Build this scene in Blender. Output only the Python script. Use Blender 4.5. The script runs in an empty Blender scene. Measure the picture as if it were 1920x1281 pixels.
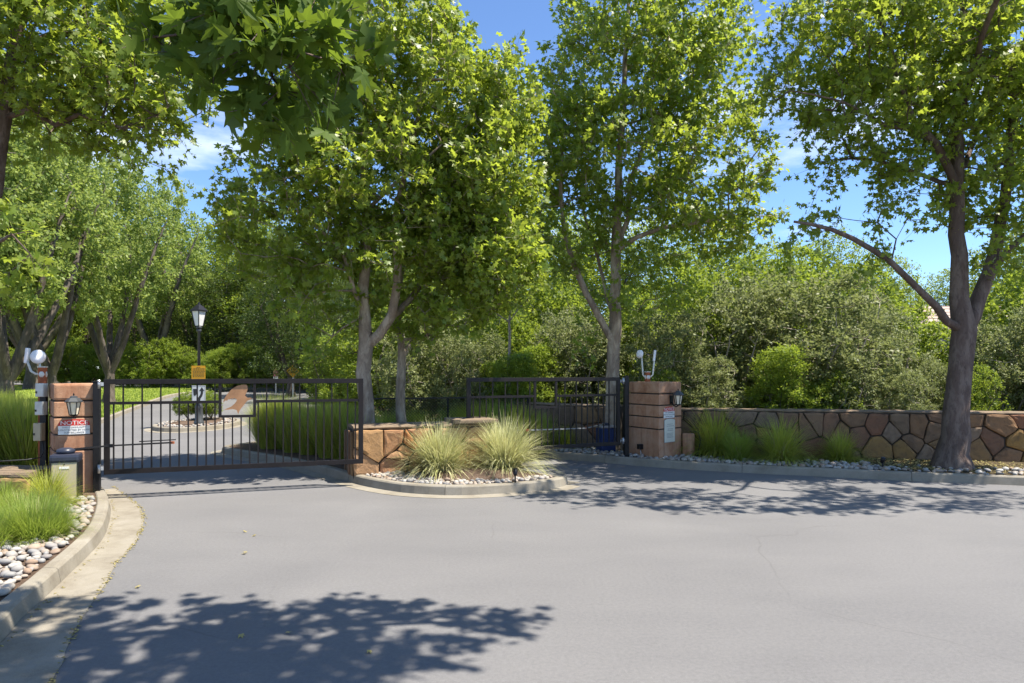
import bpy, bmesh, math, random
import numpy as np
from mathutils import Vector, Matrix
from mathutils.geometry import tessellate_polygon

# ---------------------------------------------------------------- camera, sky, sun, exposure
SC = bpy.context.scene
C = SC.collection
F, H, HY = 1280.0, 1.75, 700.0            # focal length in photo pixels, eye height, horizon row
cam_d = bpy.data.cameras.new('camera'); cam = bpy.data.objects.new('camera', cam_d); C.objects.link(cam)
cam.location = (0, 0, H); cam.rotation_euler = (math.radians(90), 0, 0)
cam_d.sensor_width = 36; cam_d.lens = 36*F/1920; cam_d.shift_y = (HY-640.5)/1920
cam_d.clip_end = 2000; cam_d.clip_start = 0.05
SC.camera = cam

SUN_AZ, SUN_EL = math.radians(-10), math.radians(64)      # azimuth from +X towards +Y
sun_dir = Vector((math.cos(SUN_EL)*math.cos(SUN_AZ), math.cos(SUN_EL)*math.sin(SUN_AZ), math.sin(SUN_EL)))
W = bpy.data.worlds.new('World'); SC.world = W; W.use_nodes = True
nt = W.node_tree; nt.nodes.clear()
wo = nt.nodes.new('ShaderNodeOutputWorld'); bg = nt.nodes.new('ShaderNodeBackground')
sky = nt.nodes.new('ShaderNodeTexSky'); sky.sky_type = 'NISHITA'; sky.sun_disc = False
sky.sun_elevation = SUN_EL; sky.sun_rotation = math.pi/2 - SUN_AZ
sky.air_density = 1.0; sky.dust_density = 0.0; sky.ozone_density = 7.0; sky.altitude = 1800
tc = nt.nodes.new('ShaderNodeTexCoord'); mp = nt.nodes.new('ShaderNodeMapping'); mp.inputs['Scale'].default_value = (1.0, 1.0, 3.2)
cn = nt.nodes.new('ShaderNodeTexNoise'); cn.inputs['Scale'].default_value = 2.6; cn.inputs['Detail'].default_value = 9; cn.inputs['Roughness'].default_value = .58
cr = nt.nodes.new('ShaderNodeValToRGB'); cr.color_ramp.elements[0].position = .53; cr.color_ramp.elements[1].position = .80
mx = nt.nodes.new('ShaderNodeMix'); mx.data_type = 'RGBA'
mx.inputs['B'].default_value = (6.2, 6.5, 7.0, 1)
nt.links.new(tc.outputs['Generated'], mp.inputs['Vector']); nt.links.new(mp.outputs[0], cn.inputs['Vector'])
nt.links.new(cn.outputs['Fac'], cr.inputs[0]); nt.links.new(cr.outputs[0], mx.inputs['Factor'])
nt.links.new(sky.outputs[0], mx.inputs['A']); nt.links.new(mx.outputs['Result'], bg.inputs['Color'])
bg.inputs['Strength'].default_value = 0.12
nt.links.new(bg.outputs[0], wo.inputs['Surface'])
sl = bpy.data.lights.new('sun', 'SUN'); sl.energy = 5.0; sl.angle = math.radians(.53); sl.color = (1, .93, .82)
so = bpy.data.objects.new('sun', sl); C.objects.link(so); so.location = (20, 8, 30)
so.rotation_euler = (-sun_dir).to_track_quat('-Z', 'Y').to_euler()
SC.view_settings.view_transform = 'Standard'; SC.view_settings.look = 'None'
SC.view_settings.gamma = 1; SC.view_settings.use_curve_mapping = False
SC.view_settings.exposure = 1.15
SC.render.engine = 'CYCLES'
SC.cycles.max_bounces = 7; SC.cycles.diffuse_bounces = 3; SC.cycles.transmission_bounces = 4
SC.cycles.transparent_max_bounces = 4; SC.cycles.glossy_bounces = 2; SC.cycles.caustics_reflective = False; SC.cycles.caustics_refractive = False
SC.cycles.use_denoising = True
SC.cycles.use_adaptive_sampling = True

# ---------------------------------------------------------------- pixel -> place helpers
def terr(y):
    return 0.0 if y < 20 else .025*(min(y, 110)-20)
def hit(px, py, dz=0.0):
    """where the ray through a photo pixel meets the ground (plus dz)"""
    k = (py-HY)/F
    Y = (H-dz)/k if k > 1e-6 else 1e9
    if Y > 20: Y = (H-dz+.5)/(k+.025)
    return Vector(((px-960)/F*Y, Y))
def at(px, py, Y):
    return Vector(((px-960)/F*Y, Y, H-(py-HY)/F*Y))

# ---------------------------------------------------------------- object helpers
def tag(o, label=None, cat=None, group=None, kind=None):
    if label: o['label'] = label
    if cat: o['category'] = cat
    if group: o['group'] = group
    if kind: o['kind'] = kind
    return o
def empty(name, loc, rz=0.0):
    o = bpy.data.objects.new(name, None); C.objects.link(o); o.location = loc; o.rotation_euler = (0, 0, rz)
    o.empty_display_size = .1
    return o
def link_mesh(name, me, mat, parent=None, world=True):
    """world=True: vertices are in world space, parent is at its own place"""
    if mat and not me.materials: me.materials.append(mat)
    o = bpy.data.objects.new(name, me); C.objects.link(o)
    if parent:
        o.parent = parent
        if world: o.matrix_parent_inverse = wm(parent).inverted()
    return o
def wm(o):
    m = Matrix.LocRotScale(o.location, o.rotation_euler, o.scale)
    if o.parent: return wm(o.parent) @ o.matrix_parent_inverse @ m
    return m
class MB:
    def __init__(s): s.v = []; s.f = []; s.sm = []
    def add(s, vs, fs, smooth=False):
        b = len(s.v); s.v += [tuple(p) for p in vs]; s.f += [tuple(i+b for i in f) for f in fs]; s.sm += [smooth]*len(fs); return s
    def box(s, c, size, M=None):
        x, y, z = (q/2 for q in size); c = Vector(c)
        vs = [Vector((a*x, b*y, d*z)) for a in (-1, 1) for b in (-1, 1) for d in (-1, 1)]
        if M is not None: vs = [M @ v for v in vs]
        return s.add([v+c for v in vs], [(0,1,3,2),(4,6,7,5),(0,4,5,1),(2,3,7,6),(0,2,6,4),(1,5,7,3)])
    def bar(s, a, b, w, h=None, up=Vector((0,0,1))):
        a = Vector(a); b = Vector(b); h = h or w
        d = (b-a); L = d.length; d.normalize()
        if abs(d.dot(up)) > .98: up = Vector((0, 1, 0))
        x = d.cross(up).normalized(); z = x.cross(d)
        M = Matrix((x, d, z)).transposed()
        return s.box((a+b)/2, (w, L, h), M)
    def tube(s, pts, rs, n=8, cap=True, smooth=True):
        pts = [Vector(p) for p in pts]
        if not hasattr(rs, '__len__'): rs = [rs]*len(pts)
        vs = []; fs = []; prev = None
        for i, p in enumerate(pts):
            t = (pts[min(i+1, len(pts)-1)]-pts[max(i-1, 0)]).normalized()
            if prev is None:
                u = t.cross(Vector((0, 0, 1)))
                if u.length < .1: u = t.cross(Vector((0, 1, 0)))
            else: u = prev - t*prev.dot(t)
            u.normalize(); prev = u; w = t.cross(u)
            for k in range(n):
                a = 2*math.pi*k/n; vs.append(p + (u*math.cos(a)+w*math.sin(a))*rs[i])
        for i in range(len(pts)-1):
            for k in range(n):
                k2 = (k+1) % n; fs.append((i*n+k, i*n+k2, (i+1)*n+k2, (i+1)*n+k))
        if cap: fs.append(tuple(range(n-1, -1, -1))); fs.append(tuple((len(pts)-1)*n+k for k in range(n)))
        return s.add(vs, fs, smooth)
    def lathe(s, prof, n=12, c=(0,0,0), M=None, smooth=True, a0=0.0):
        c = Vector(c); vs = []; fs = []
        for r, z in prof:
            for k in range(n):
                a = a0+2*math.pi*k/n; v = Vector((r*math.cos(a), r*math.sin(a), z))
                vs.append((M @ v if M is not None else v)+c)
        for i in range(len(prof)-1):
            for k in range(n):
                k2 = (k+1) % n; fs.append((i*n+k, i*n+k2, (i+1)*n+k2, (i+1)*n+k))
        fs.append(tuple(range(n-1, -1, -1))); fs.append(tuple((len(prof)-1)*n+k for k in range(n)))
        return s.add(vs, fs, smooth)
    def prism(s, poly, z0, z1, M=None):
        n = len(poly); vs = [Vector((p[0], p[1], z0)) for p in poly]+[Vector((p[0], p[1], z1)) for p in poly]
        if M is not None: vs = [M @ v for v in vs]
        fs = [(i, (i+1) % n, n+(i+1) % n, n+i) for i in range(n)]
        tri = tessellate_polygon([[Vector((p[0], p[1], 0)) for p in poly]])
        fs += [tuple(reversed(t)) for t in tri]+[tuple(n+i for i in t) for t in tri]
        return s.add(vs, fs)
    def mesh(s, name):
        me = bpy.data.meshes.new(name); me.from_pydata(s.v, [], s.f); me.polygons.foreach_set('use_smooth', s.sm); me.update()
        bm = bmesh.new(); bm.from_mesh(me); bmesh.ops.recalc_face_normals(bm, faces=bm.faces); bm.to_mesh(me); bm.free()
        return me
    def build(s, name, mat, parent=None, world=True, bevel=0.0):
        me = s.mesh(name)
        if bevel:
            bm = bmesh.new(); bm.from_mesh(me)
            bmesh.ops.bevel(bm, geom=[e for e in bm.edges if e.calc_face_angle(0) > .4], offset=bevel, segments=2, affect='EDGES', profile=.6)
            bm.to_mesh(me); bm.free()
        return link_mesh(name, me, mat, parent, world)
def np_mesh(name, V, T, smooth=False):
    me = bpy.data.meshes.new(name); nv, ntri = len(V), len(T)
    me.vertices.add(nv); me.vertices.foreach_set('co', np.ascontiguousarray(V, dtype=np.float32).ravel())
    me.loops.add(ntri*3); me.loops.foreach_set('vertex_index', np.ascontiguousarray(T, dtype=np.int32).ravel())
    me.polygons.add(ntri); me.polygons.foreach_set('loop_start', np.arange(0, ntri*3, 3, dtype=np.int32))
    if smooth: me.polygons.foreach_set('use_smooth', np.ones(ntri, dtype=bool))
    me.update(calc_edges=True); me.validate()
    return me
def copy_tree(o, parent=None):
    c = o.copy(); C.objects.link(c)
    if parent: c.parent = parent
    for ch in list(o.children): copy_tree(ch, c)
    return c
def struct(o): o['kind'] = 'structure'; return o

# ---------------------------------------------------------------- materials
def new_mat(name):
    m = bpy.data.materials.new(name); m.use_nodes = True; return m, m.node_tree, m.node_tree.nodes['Principled BSDF']
def ramp(nt, src, stops):
    r = nt.nodes.new('ShaderNodeValToRGB'); e = r.color_ramp.elements
    while len(e) < len(stops): e.new(.5)
    for k, (p, c) in enumerate(stops): e[k].position = p; e[k].color = (*c, 1) if len(c) == 3 else c
    nt.links.new(src, r.inputs[0]); return r.outputs[0]
def noise(nt, scale, detail=6, rough=.6, vec=None, dist=0):
    n = nt.nodes.new('ShaderNodeTexNoise'); n.inputs['Scale'].default_value = scale; n.inputs['Detail'].default_value = detail
    n.inputs['Roughness'].default_value = rough; n.inputs['Distortion'].default_value = dist
    if vec is not None: nt.links.new(vec, n.inputs['Vector'])
    return n.outputs['Fac']
def mixc(nt, fac, a, b, mode='MIX'):
    m = nt.nodes.new('ShaderNodeMix'); m.data_type = 'RGBA'; m.blend_type = mode
    for k, v in (('Factor', fac), ('A', a), ('B', b)):
        if hasattr(v, 'links'): nt.links.new(v, m.inputs[k])
        elif k == 'Factor': m.inputs[k].default_value = v
        else: m.inputs[k].default_value = (*v, 1)
    return m.outputs['Result']
def coords(nt, kind='Object'):
    if kind == 'World': return nt.nodes.new('ShaderNodeNewGeometry').outputs['Position']
    return nt.nodes.new('ShaderNodeTexCoord').outputs[kind]
def bump(nt, bsdf, h, strength=.3, dist=.01):
    b = nt.nodes.new('ShaderNodeBump'); b.inputs['Strength'].default_value = strength; b.inputs['Distance'].default_value = dist
    nt.links.new(h, b.inputs['Height']); nt.links.new(b.outputs[0], bsdf.inputs['Normal'])
def plain(name, col, rough=.5, metal=0.0, var=.12, scale=6.0, bmp=.0, spec=.4):
    m, nt, b = new_mat(name); P = coords(nt, 'World')
    n = noise(nt, scale, 7, .65, P)
    lo = tuple(c*(1-var) for c in col); hi = tuple(min(1, c*(1+var)) for c in col)
    nt.links.new(ramp(nt, n, [(.3, lo), (.7, hi)]), b.inputs['Base Color'])
    b.inputs['Roughness'].default_value = rough; b.inputs['Metallic'].default_value = metal; b.inputs['Specular IOR Level'].default_value = spec
    if bmp: bump(nt, b, noise(nt, scale*12, 5, .7, P), bmp, .005)
    return m
def stone_mat(name, cols, scale=3.0, dark=.45, rough=.85, bmp=.6, rnd=True):
    """natural stone: colour picked per stone, mottled, with dark lichen"""
    m, nt, b = new_mat(name); P = coords(nt, 'World')
    if rnd:
        oi = nt.nodes.new('ShaderNodeObjectInfo'); src = oi.outputs['Random']
        base = ramp(nt, src, [((k+.5)/len(cols), c) for k, c in enumerate(cols)])
    else: base = ramp(nt, noise(nt, scale*.5, 5, .6, P), [(.25+.5*k/max(1, len(cols)-1), c) for k, c in enumerate(cols)])
    n1 = noise(nt, scale, 8, .7, P, .4)
    base = mixc(nt, ramp(nt, n1, [(.42, (0, 0, 0)), (.72, (.75, .75, .75))]), base, cols[0])
    n2 = noise(nt, scale*2.3, 8, .75, P, .6)
    base = mixc(nt, ramp(nt, n2, [(.5, (0, 0, 0)), (.75, (dark,)*3)]), base, (.035, .032, .03))
    nt.links.new(base, b.inputs['Base Color']); b.inputs['Roughness'].default_value = rough; b.inputs['Specular IOR Level'].default_value = .25
    bump(nt, b, noise(nt, scale*6, 10, .72, P, .3), bmp, .02)
    return m
def leaf_mat(name, c1, c2, trans, tfac=.4, rough=.45, spec=.35):
    m, nt, b = new_mat(name)
    g = nt.nodes.new('ShaderNodeNewGeometry')
    col = ramp(nt, g.outputs['Random Per Island'], [(0, c1), (.55, tuple((a+d)/2 for a, d in zip(c1, c2))), (1, c2)])
    nt.links.new(col, b.inputs['Base Color']); b.inputs['Roughness'].default_value = rough; b.inputs['Specular IOR Level'].default_value = spec
    t = nt.nodes.new('ShaderNodeBsdfTranslucent')
    tcol = mixc(nt, .6, col, trans); nt.links.new(tcol, t.inputs['Color'])
    ms = nt.nodes.new('ShaderNodeMixShader'); ms.inputs[0].default_value = tfac
    nt.links.new(b.outputs[0], ms.inputs[1]); nt.links.new(t.outputs[0], ms.inputs[2])
    nt.links.new(ms.outputs[0], nt.nodes['Material Output'].inputs['Surface'])
    return m
def bark_mat(name, base, patch, dark, scale=1.0):
    m, nt, b = new_mat(name); P = coords(nt, 'World')
    mpn = nt.nodes.new('ShaderNodeMapping'); mpn.inputs['Scale'].default_value = (1, 1, .35); nt.links.new(P, mpn.inputs['Vector'])
    v = mpn.outputs[0]
    c = mixc(nt, ramp(nt, noise(nt, 5*scale, 6, .6, v, .5), [(.45, (0,0,0)), (.6, (1,1,1))]), base, patch)
    c = mixc(nt, ramp(nt, noise(nt, 17*scale, 8, .75, v, .8), [(.52, (0,0,0)), (.68, (.8,.8,.8))]), c, dark)
    nt.links.new(c, b.inputs['Base Color']); b.inputs['Roughness'].default_value = .85; b.inputs['Specular IOR Level'].default_value = .2
    bump(nt, b, noise(nt, 26*scale, 9, .7, v, .5), .7, .03)
    return m
def asphalt_mat():
    m, nt, b = new_mat('asphalt'); P = coords(nt, 'World')
    c = ramp(nt, noise(nt, .35, 5, .55, P, .6), [(.3, (.128, .126, .127)), (.7, (.166, .162, .160))])
    mpn = nt.nodes.new('ShaderNodeMapping'); mpn.inputs['Scale'].default_value = (.6, 1.6, 1); mpn.inputs['Rotation'].default_value = (0, 0, .35); nt.links.new(P, mpn.inputs['Vector'])
    c = mixc(nt, .28, c, ramp(nt, noise(nt, 1.1, 7, .6, mpn.outputs[0]), [(.3, (.124, .122, .124)), (.7, (.172, .168, .165))]))
    sp = noise(nt, 260, 3, .7, P)
    c = mixc(nt, .55, c, ramp(nt, sp, [(.3, (.3, .3, .3)), (.5, (.5, .5, .5)), (.72, (.82, .81, .8))]), 'OVERLAY')
    c = mixc(nt, .6, c, ramp(nt, noise(nt, 34, 6, .8, P), [(.3, (.36, .36, .36)), (.7, (.64, .64, .64))]), 'OVERLAY')
    # hairline cracks
    wn = nt.nodes.new('ShaderNodeTexNoise'); wn.inputs['Scale'].default_value = 1.6; wn.inputs['Detail'].default_value = 6; nt.links.new(P, wn.inputs['Vector'])
    wv = mixc(nt, .22, P, wn.outputs['Color'], 'ADD')
    vo = nt.nodes.new('ShaderNodeTexVoronoi'); vo.feature = 'DISTANCE_TO_EDGE'; vo.inputs['Scale'].default_value = .33; nt.links.new(wv, vo.inputs['Vector'])
    line = ramp(nt, vo.outputs['Distance'], [(.0, (1, 1, 1)), (.0022, (0, 0, 0))])
    mask = ramp(nt, noise(nt, .5, 3, .5, P), [(.5, (0, 0, 0)), (.6, (.32, .32, .32))])
    c = mixc(nt, mixc(nt, 1.0, line, mask, 'MULTIPLY'), c, (.07, .065, .06))
    # faint oil spots and dust
    c = mixc(nt, ramp(nt, noise(nt, 3.2, 4, .6, P), [(.68, (0, 0, 0)), (.8, (.35, .35, .35))]), c, (.1, .1, .1))
    nt.links.new(c, b.inputs['Base Color']); b.inputs['Roughness'].default_value = .82; b.inputs['Specular IOR Level'].default_value = .3
    bump(nt, b, sp, .35, .004)
    return m
def concrete_mat():
    m, nt, b = new_mat('concrete'); P = coords(nt, 'World')
    c = ramp(nt, noise(nt, 2.2, 8, .7, P, .3), [(.25, (.165, .14, .105)), (.5, (.245, .22, .175)), (.75, (.3, .275, .23))])
    c = mixc(nt, .5, c, ramp(nt, noise(nt, 130, 3, .7, P), [(.3, (.36,)*3), (.7, (.64,)*3)]), 'OVERLAY')
    c = mixc(nt, ramp(nt, noise(nt, 5, 7, .75, P, 1.0), [(.56, (0,)*3), (.78, (.6,)*3)]), c, (.13, .115, .095))
    nt.links.new(c, b.inputs['Base Color']); b.inputs['Roughness'].default_value = .9; b.inputs['Specular IOR Level'].default_value = .2
    bump(nt, b, noise(nt, 90, 6, .7, P), .3, .004)
    return m
def block_mat():
    m, nt, b = new_mat('terracotta_block'); P = coords(nt, 'World')
    c = ramp(nt, noise(nt, 3.0, 8, .68, P, .5), [(.28, (.29, .13, .07)), (.5, (.43, .235, .14)), (.75, (.5, .33, .22))])
    mpn = nt.nodes.new('ShaderNodeMapping'); mpn.inputs['Scale'].default_value = (7, 7, .7); nt.links.new(P, mpn.inputs['Vector'])
    c = mixc(nt, ramp(nt, noise(nt, 1.6, 7, .7, mpn.outputs[0]), [(.5, (0,)*3), (.75, (.6,)*3)]), c, (.17, .085, .05))
    c = mixc(nt, ramp(nt, noise(nt, 9, 7, .75, P, .6), [(.6, (0,)*3), (.8, (.7,)*3)]), c, (.10, .075, .06))
    nt.links.new(c, b.inputs['Base Color']); b.inputs['Roughness'].default_value = .85; b.inputs['Specular IOR Level'].default_value = .2
    bump(nt, b, noise(nt, 40, 8, .7, P), .45, .008)
    return m
def soil_mat(name, c1, c2, c3):
    m, nt, b = new_mat(name); P = coords(nt, 'World')
    c = ramp(nt, noise(nt, 28, 8, .8, P), [(.3, c1), (.5, c2), (.72, c3)])
    c = mixc(nt, .4, c, ramp(nt, noise(nt, 1.3, 4, .6, P), [(.3, (.35,)*3), (.7, (.65,)*3)]), 'OVERLAY')
    nt.links.new(c, b.inputs['Base Color']); b.inputs['Roughness'].default_value = .95; b.inputs['Specular IOR Level'].default_value = .1
    bump(nt, b, noise(nt, 45, 8, .8, P), .9, .03)
    return m
M = {}
M['asphalt'] = asphalt_mat(); M['concrete'] = concrete_mat(); M['block'] = block_mat()
M['soil'] = soil_mat('mulch_soil', (.06, .04, .028), (.13, .09, .065), (.22, .165, .125))
M['litter'] = soil_mat('leaf_litter', (.04, .03, .018), (.09, .07, .04), (.17, .13, .08))
M['lawn'] = soil_mat('lawn_green', (.1, .14, .02), (.2, .25, .04), (.3, .34, .075))
M['bark_chip'] = plain('bark_chip', (.15, .085, .055), .9, 0, .5, 30)
M['black'] = plain('black_paint', (.012, .011, .012), .42, 0, .25, 14, .1, .3)
M['gate'] = plain('gate_paint', (.014, .011, .011), .45, 0, .3, 9, .12, .25)
M['copper'] = plain('copper_plate', (.36, .19, .095), .55, .25, .22, 7, .15)
M['white'] = plain('white_plastic', (.78, .78, .8), .4, 0, .05, 8)
M['offwhite'] = plain('grey_white_plastic', (.6, .6, .55), .5, 0, .12, 9)
M['beige'] = plain('tan_enamel', (.43, .37, .25), .45, 0, .08, 5)
M['rust'] = plain('rust_steel', (.3, .085, .03), .75, 0, .3, 12, .3)
M['navy'] = plain('dark_cap', (.03, .035, .055), .35, 0, .2, 10)
M['blue'] = plain('blue_plastic', (.012, .03, .11), .4, 0, .25, 9)
M['steel'] = plain('galvanised_steel', (.45, .45, .45), .4, .7, .15, 20)
M['signwhite'] = plain('sign_white', (.74, .73, .7), .5, 0, .05, 6)
M['signred'] = plain('sign_red', (.5, .035, .025), .45, 0, .1, 6)
M['signyellow'] = plain('sign_yellow', (.75, .36, .012), .45, 0, .06, 4)
M['signpink'] = plain('sign_faded_red', (.42, .16, .15), .5, 0, .1, 8)
M['ink'] = plain('ink_black', (.03, .03, .03), .5, 0, .1, 8)
M['inkgrey'] = plain('ink_grey', (.22, .21, .2), .6, 0, .2, 60)
M['lampglass'] = plain('lamp_glass', (.75, .66, .5), .35, 0, .08, 8)
M['postgrey'] = plain('lamp_post_paint', (.055, .06, .065), .45, 0, .2, 6)
M['plaque'] = plain('plaque_cream', (.62, .6, .5), .5, 0, .06, 5)
M['mortar'] = plain('mortar_dark', (.06, .048, .038), .95, 0, .4, 12, .5)
M['cap'] = stone_mat('coping_stone', [(.17, .125, .085), (.27, .2, .135)], 5, .6, rnd=False)
M['wallstone'] = stone_mat('wall_stone', [(.17, .11, .07), (.27, .15, .075), (.19, .13, .085), (.33, .19, .06), (.2, .135, .085), (.24, .11, .06), (.13, .095, .068), (.26, .185, .125)], 2.6, .7)
M['redstone'] = stone_mat('median_stone', [(.42, .24, .11), (.36, .15, .055), (.45, .28, .12), (.32, .15, .08), (.4, .25, .14)], 3.0, .35)
M['cobble'] = stone_mat('river_cobble', [(.34, .31, .265), (.23, .225, .225), (.34, .265, .195), (.18, .175, .175), (.33, .32, .295), (.27, .185, .125), (.38, .36, .32)], 9, .18, .7, .2)
def cob_stuff():
    m, nt, b = new_mat('river_cobble_mix'); g = nt.nodes.new('ShaderNodeNewGeometry')
    cs = [(.34, .31, .265), (.23, .225, .225), (.34, .265, .195), (.18, .175, .175), (.33, .32, .295), (.27, .185, .125), (.38, .36, .32)]
    c = ramp(nt, g.outputs['Random Per Island'], [((k+.5)/len(cs), x) for k, x in enumerate(cs)])
    c = mixc(nt, .35, c, ramp(nt, noise(nt, 30, 6, .7, g.outputs['Position']), [(.3, (.35,)*3), (.7, (.65,)*3)]), 'OVERLAY')
    nt.links.new(c, b.inputs['Base Color']); b.inputs['Roughness'].default_value = .75; return m
M['cobble_mix'] = cob_stuff()
M['shingle'] = stone_mat('roof_shingle', [(.42, .33, .29), (.48, .39, .35), (.37, .29, .26)], 2, .2, .85, .3)
M['stucco'] = plain('stucco', (.5, .42, .33), .9, 0, .08, 3, .3)
M['winglass'] = plain('window_glass', (.03, .035, .04), .08, 0, .1, 2, 0, .6)
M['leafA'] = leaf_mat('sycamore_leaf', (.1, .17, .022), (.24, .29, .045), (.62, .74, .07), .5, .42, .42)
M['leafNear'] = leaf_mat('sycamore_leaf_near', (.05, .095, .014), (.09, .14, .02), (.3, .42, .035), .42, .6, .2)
M['leafAsh'] = leaf_mat('ash_leaf', (.12, .19, .045), (.28, .33, .09), (.56, .68, .13), .45, .5, .3)
M['leafOlive'] = leaf_mat('shrub_leaf', (.1, .13, .045), (.28, .3, .13), (.44, .5, .15), .35, .5, .28)
M['leafWood'] = leaf_mat('woodland_leaf', (.075, .135, .02), (.21, .26, .04), (.52, .64, .06), .45, .5, .28)
M['leafDark'] = leaf_mat('evergreen_leaf', (.03, .06, .013), (.09, .125, .026), (.2, .28, .03), .32, .5, .3)
M['leafLight'] = leaf_mat('bright_shrub_leaf', (.12, .19, .025), (.23, .29, .045), (.5, .62, .06), .45, .5, .25)
M['leafYellow'] = leaf_mat('yellow_shrub_leaf', (.25, .28, .012), (.38, .39, .02), (.6, .6, .03), .45)
M['leafFallen'] = leaf_mat('fallen_leaf', (.3, .24, .08), (.42, .36, .14), (.4, .3, .1), .2)
M['grassPale'] = leaf_mat('variegated_blade', (.34, .36, .12), (.7, .68, .4), (.6, .6, .25), .35, .5)
M['grassYellow'] = leaf_mat('yellow_green_blade', (.2, .27, .03), (.5, .5, .1), (.6, .64, .08), .45, .5)
M['grassGreen'] = leaf_mat('green_blade', (.14, .22, .035), (.34, .41, .09), (.5, .62, .08), .45, .5)
M['grassDry'] = leaf_mat('dry_blade', (.3, .26, .12), (.5, .44, .25), (.45, .4, .17), .3, .6)
M['barkSyc'] = bark_mat('sycamore_bark', (.26, .2, .15), (.46, .38, .29), (.12, .085, .062))
M['barkSycDark'] = bark_mat('sycamore_bark_brown', (.12, .085, .07), (.19, .145, .12), (.05, .038, .032), 1.3)
M['barkGrey'] = bark_mat('grey_bark', (.09, .074, .062), (.17, .14, .115), (.035, .029, .024), .8)
M['deadwood'] = plain('dead_wood', (.33, .28, .24), .9, 0, .25, 14)
# ================================================================ ground, roads, kerbs
rng = np.random.default_rng(7)
R = random.Random(11)
def catmull(pts, step=.25):
    pts = [Vector(p) for p in pts]; out = []
    P = [pts[0]*2-pts[1]]+pts+[pts[-1]*2-pts[-2]]
    for i in range(1, len(P)-2):
        p0, p1, p2, p3 = P[i-1:i+3]; n = max(1, int((p2-p1).length/step))
        for k in range(n):
            t = k/n
            out.append(.5*((2*p1)+(p2-p0)*t+(2*p0-5*p1+4*p2-p3)*t*t+(3*p1-p0-3*p2+p3)*t**3))
    out.append(pts[-1]); return out
def offset(line, d):
    """positive d = to the left of the running direction"""
    o = []
    for i, p in enumerate(line):
        t = (line[min(i+1, len(line)-1)]-line[max(i-1, 0)]).normalized(); o.append(p+Vector((-t.y, t.x))*d)
    return o
def sheet(name, poly, dz, mat, parent=None):
    tri = tessellate_polygon([[Vector((p[0], p[1], 0)) for p in poly]])
    bm = bmesh.new(); vs = [bm.verts.new((p[0], p[1], 0)) for p in poly]
    for t in tri:
        try: bm.faces.new([vs[i] for i in t])
        except ValueError: pass
    for yy in (20, 110):
        bmesh.ops.bisect_plane(bm, geom=bm.verts[:]+bm.edges[:]+bm.faces[:], plane_co=(0, yy, 0), plane_no=(0, 1, 0))
    for v in bm.verts: v.co.z = terr(v.co.y)+dz
    bmesh.ops.recalc_face_normals(bm, faces=bm.faces)
    if sum(f.normal.z for f in bm.faces) < 0: bmesh.ops.reverse_faces(bm, faces=bm.faces)
    me = bpy.data.meshes.new(name); bm.to_mesh(me); bm.free()
    return link_mesh(name, me, mat, parent)
KH = .14
def kerb(line, side, seg=2.3, name='kerb'):
    """kerb stones swept along the foot of the kerb; side=+1: bed lies left of the line"""
    root = struct(empty(name, (line[0].x, line[0].y, terr(line[0].y))))
    prof = [(0, -.05), (0, .0), (.022, KH-.022), (.04, KH-.004), (.06, KH), (.135, KH), (.15, KH-.012), (.152, -.05)]
    s = [0]
    for a, b in zip(line, line[1:]): s.append(s[-1]+(b-a).length)
    def pt(d):
        i = min(max(np.searchsorted(s, d)-1, 0), len(line)-2); t = (d-s[i])/max(1e-6, s[i+1]-s[i])
        p = line[i].lerp(line[i+1], t); u0 = (line[min(i+1, len(line)-1)]-line[max(i-1, 0)]); u1 = (line[min(i+2, len(line)-1)]-line[i])
        u = u0.normalized().lerp(u1.normalized(), t).normalized(); return p, Vector((-u.y, u.x))*side
    n = max(1, round(s[-1]/seg)); L = s[-1]/n
    for k in range(n):
        a, b = k*L+.004, (k+1)*L-.004; m = max(2, int((b-a)/.22)); vs = []; fs = []; q = len(prof)
        for j in range(m+1):
            p, nn = pt(a+(b-a)*j/m)
            for o, z in prof: vs.append((p.x+nn.x*o, p.y+nn.y*o, terr(p.y)+z+(R.uniform(-.0015, .0015))))
        for j in range(m):
            for i in range(q-1): fs.append((j*q+i, j*q+i+1, (j+1)*q+i+1, (j+1)*q+i))
        fs.append(tuple(range(q))); fs.append(tuple(m*q+i for i in range(q-1, -1, -1)))
        MB().add(vs, fs).build('kerb_stone', M['concrete'], root)
    return root

struct(sheet('ground', [(-500, -60), (500, -60), (500, 700), (-500, 700)], -.05, M['litter']))
struct(sheet('road', [(-90, -40), (40, -40), (40, 30), (10, 60), (-40, 78), (-140, 90), (-140, 20), (-90, 0)], 0, M['asphalt']))

# left bed and lawn
kl_px = [(10,1202),(36,1167),(61,1144),(87,1121),(132,1077),(171,1039),(197,1005),(207,968),(206,949),(199,933),(189,920)]
kl = [Vector((-1.9,-8)), Vector((-2.45,-1)), Vector((-2.95,2.6))]+[hit(*p) for p in kl_px]+[Vector((-7.3,12)), Vector((-10.2,16.8))]+[hit(*p) for p in [(182,801),(215,785),(250,771),(310,748),(342,741)]]
tip = hit(342,741)
kl += [tip+Vector((.1,3.5)), tip+Vector((-2.2,6.5)), tip+Vector((-8,9)), tip+Vector((-25,13)), tip+Vector((-60,18))]
KL = catmull(kl)
kerb(KL, 1)
bedA = offset(KL, .09)+[Vector((-120, 20)), Vector((-60, -8))]
struct(sheet('planting_bed', bedA, KH-.02, M['soil']))
ia = min(range(len(KL)), key=lambda i: (KL[i]-hit(182,801)).length)
lawnA = offset(KL[ia:], .17)+[Vector((-118, 22)), Vector((-40, 14.5)), Vector((-16, 15)), Vector((-11.6, 17.2))]
struct(sheet('lawn', lawnA, KH-.006, M['lawn']))
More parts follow.
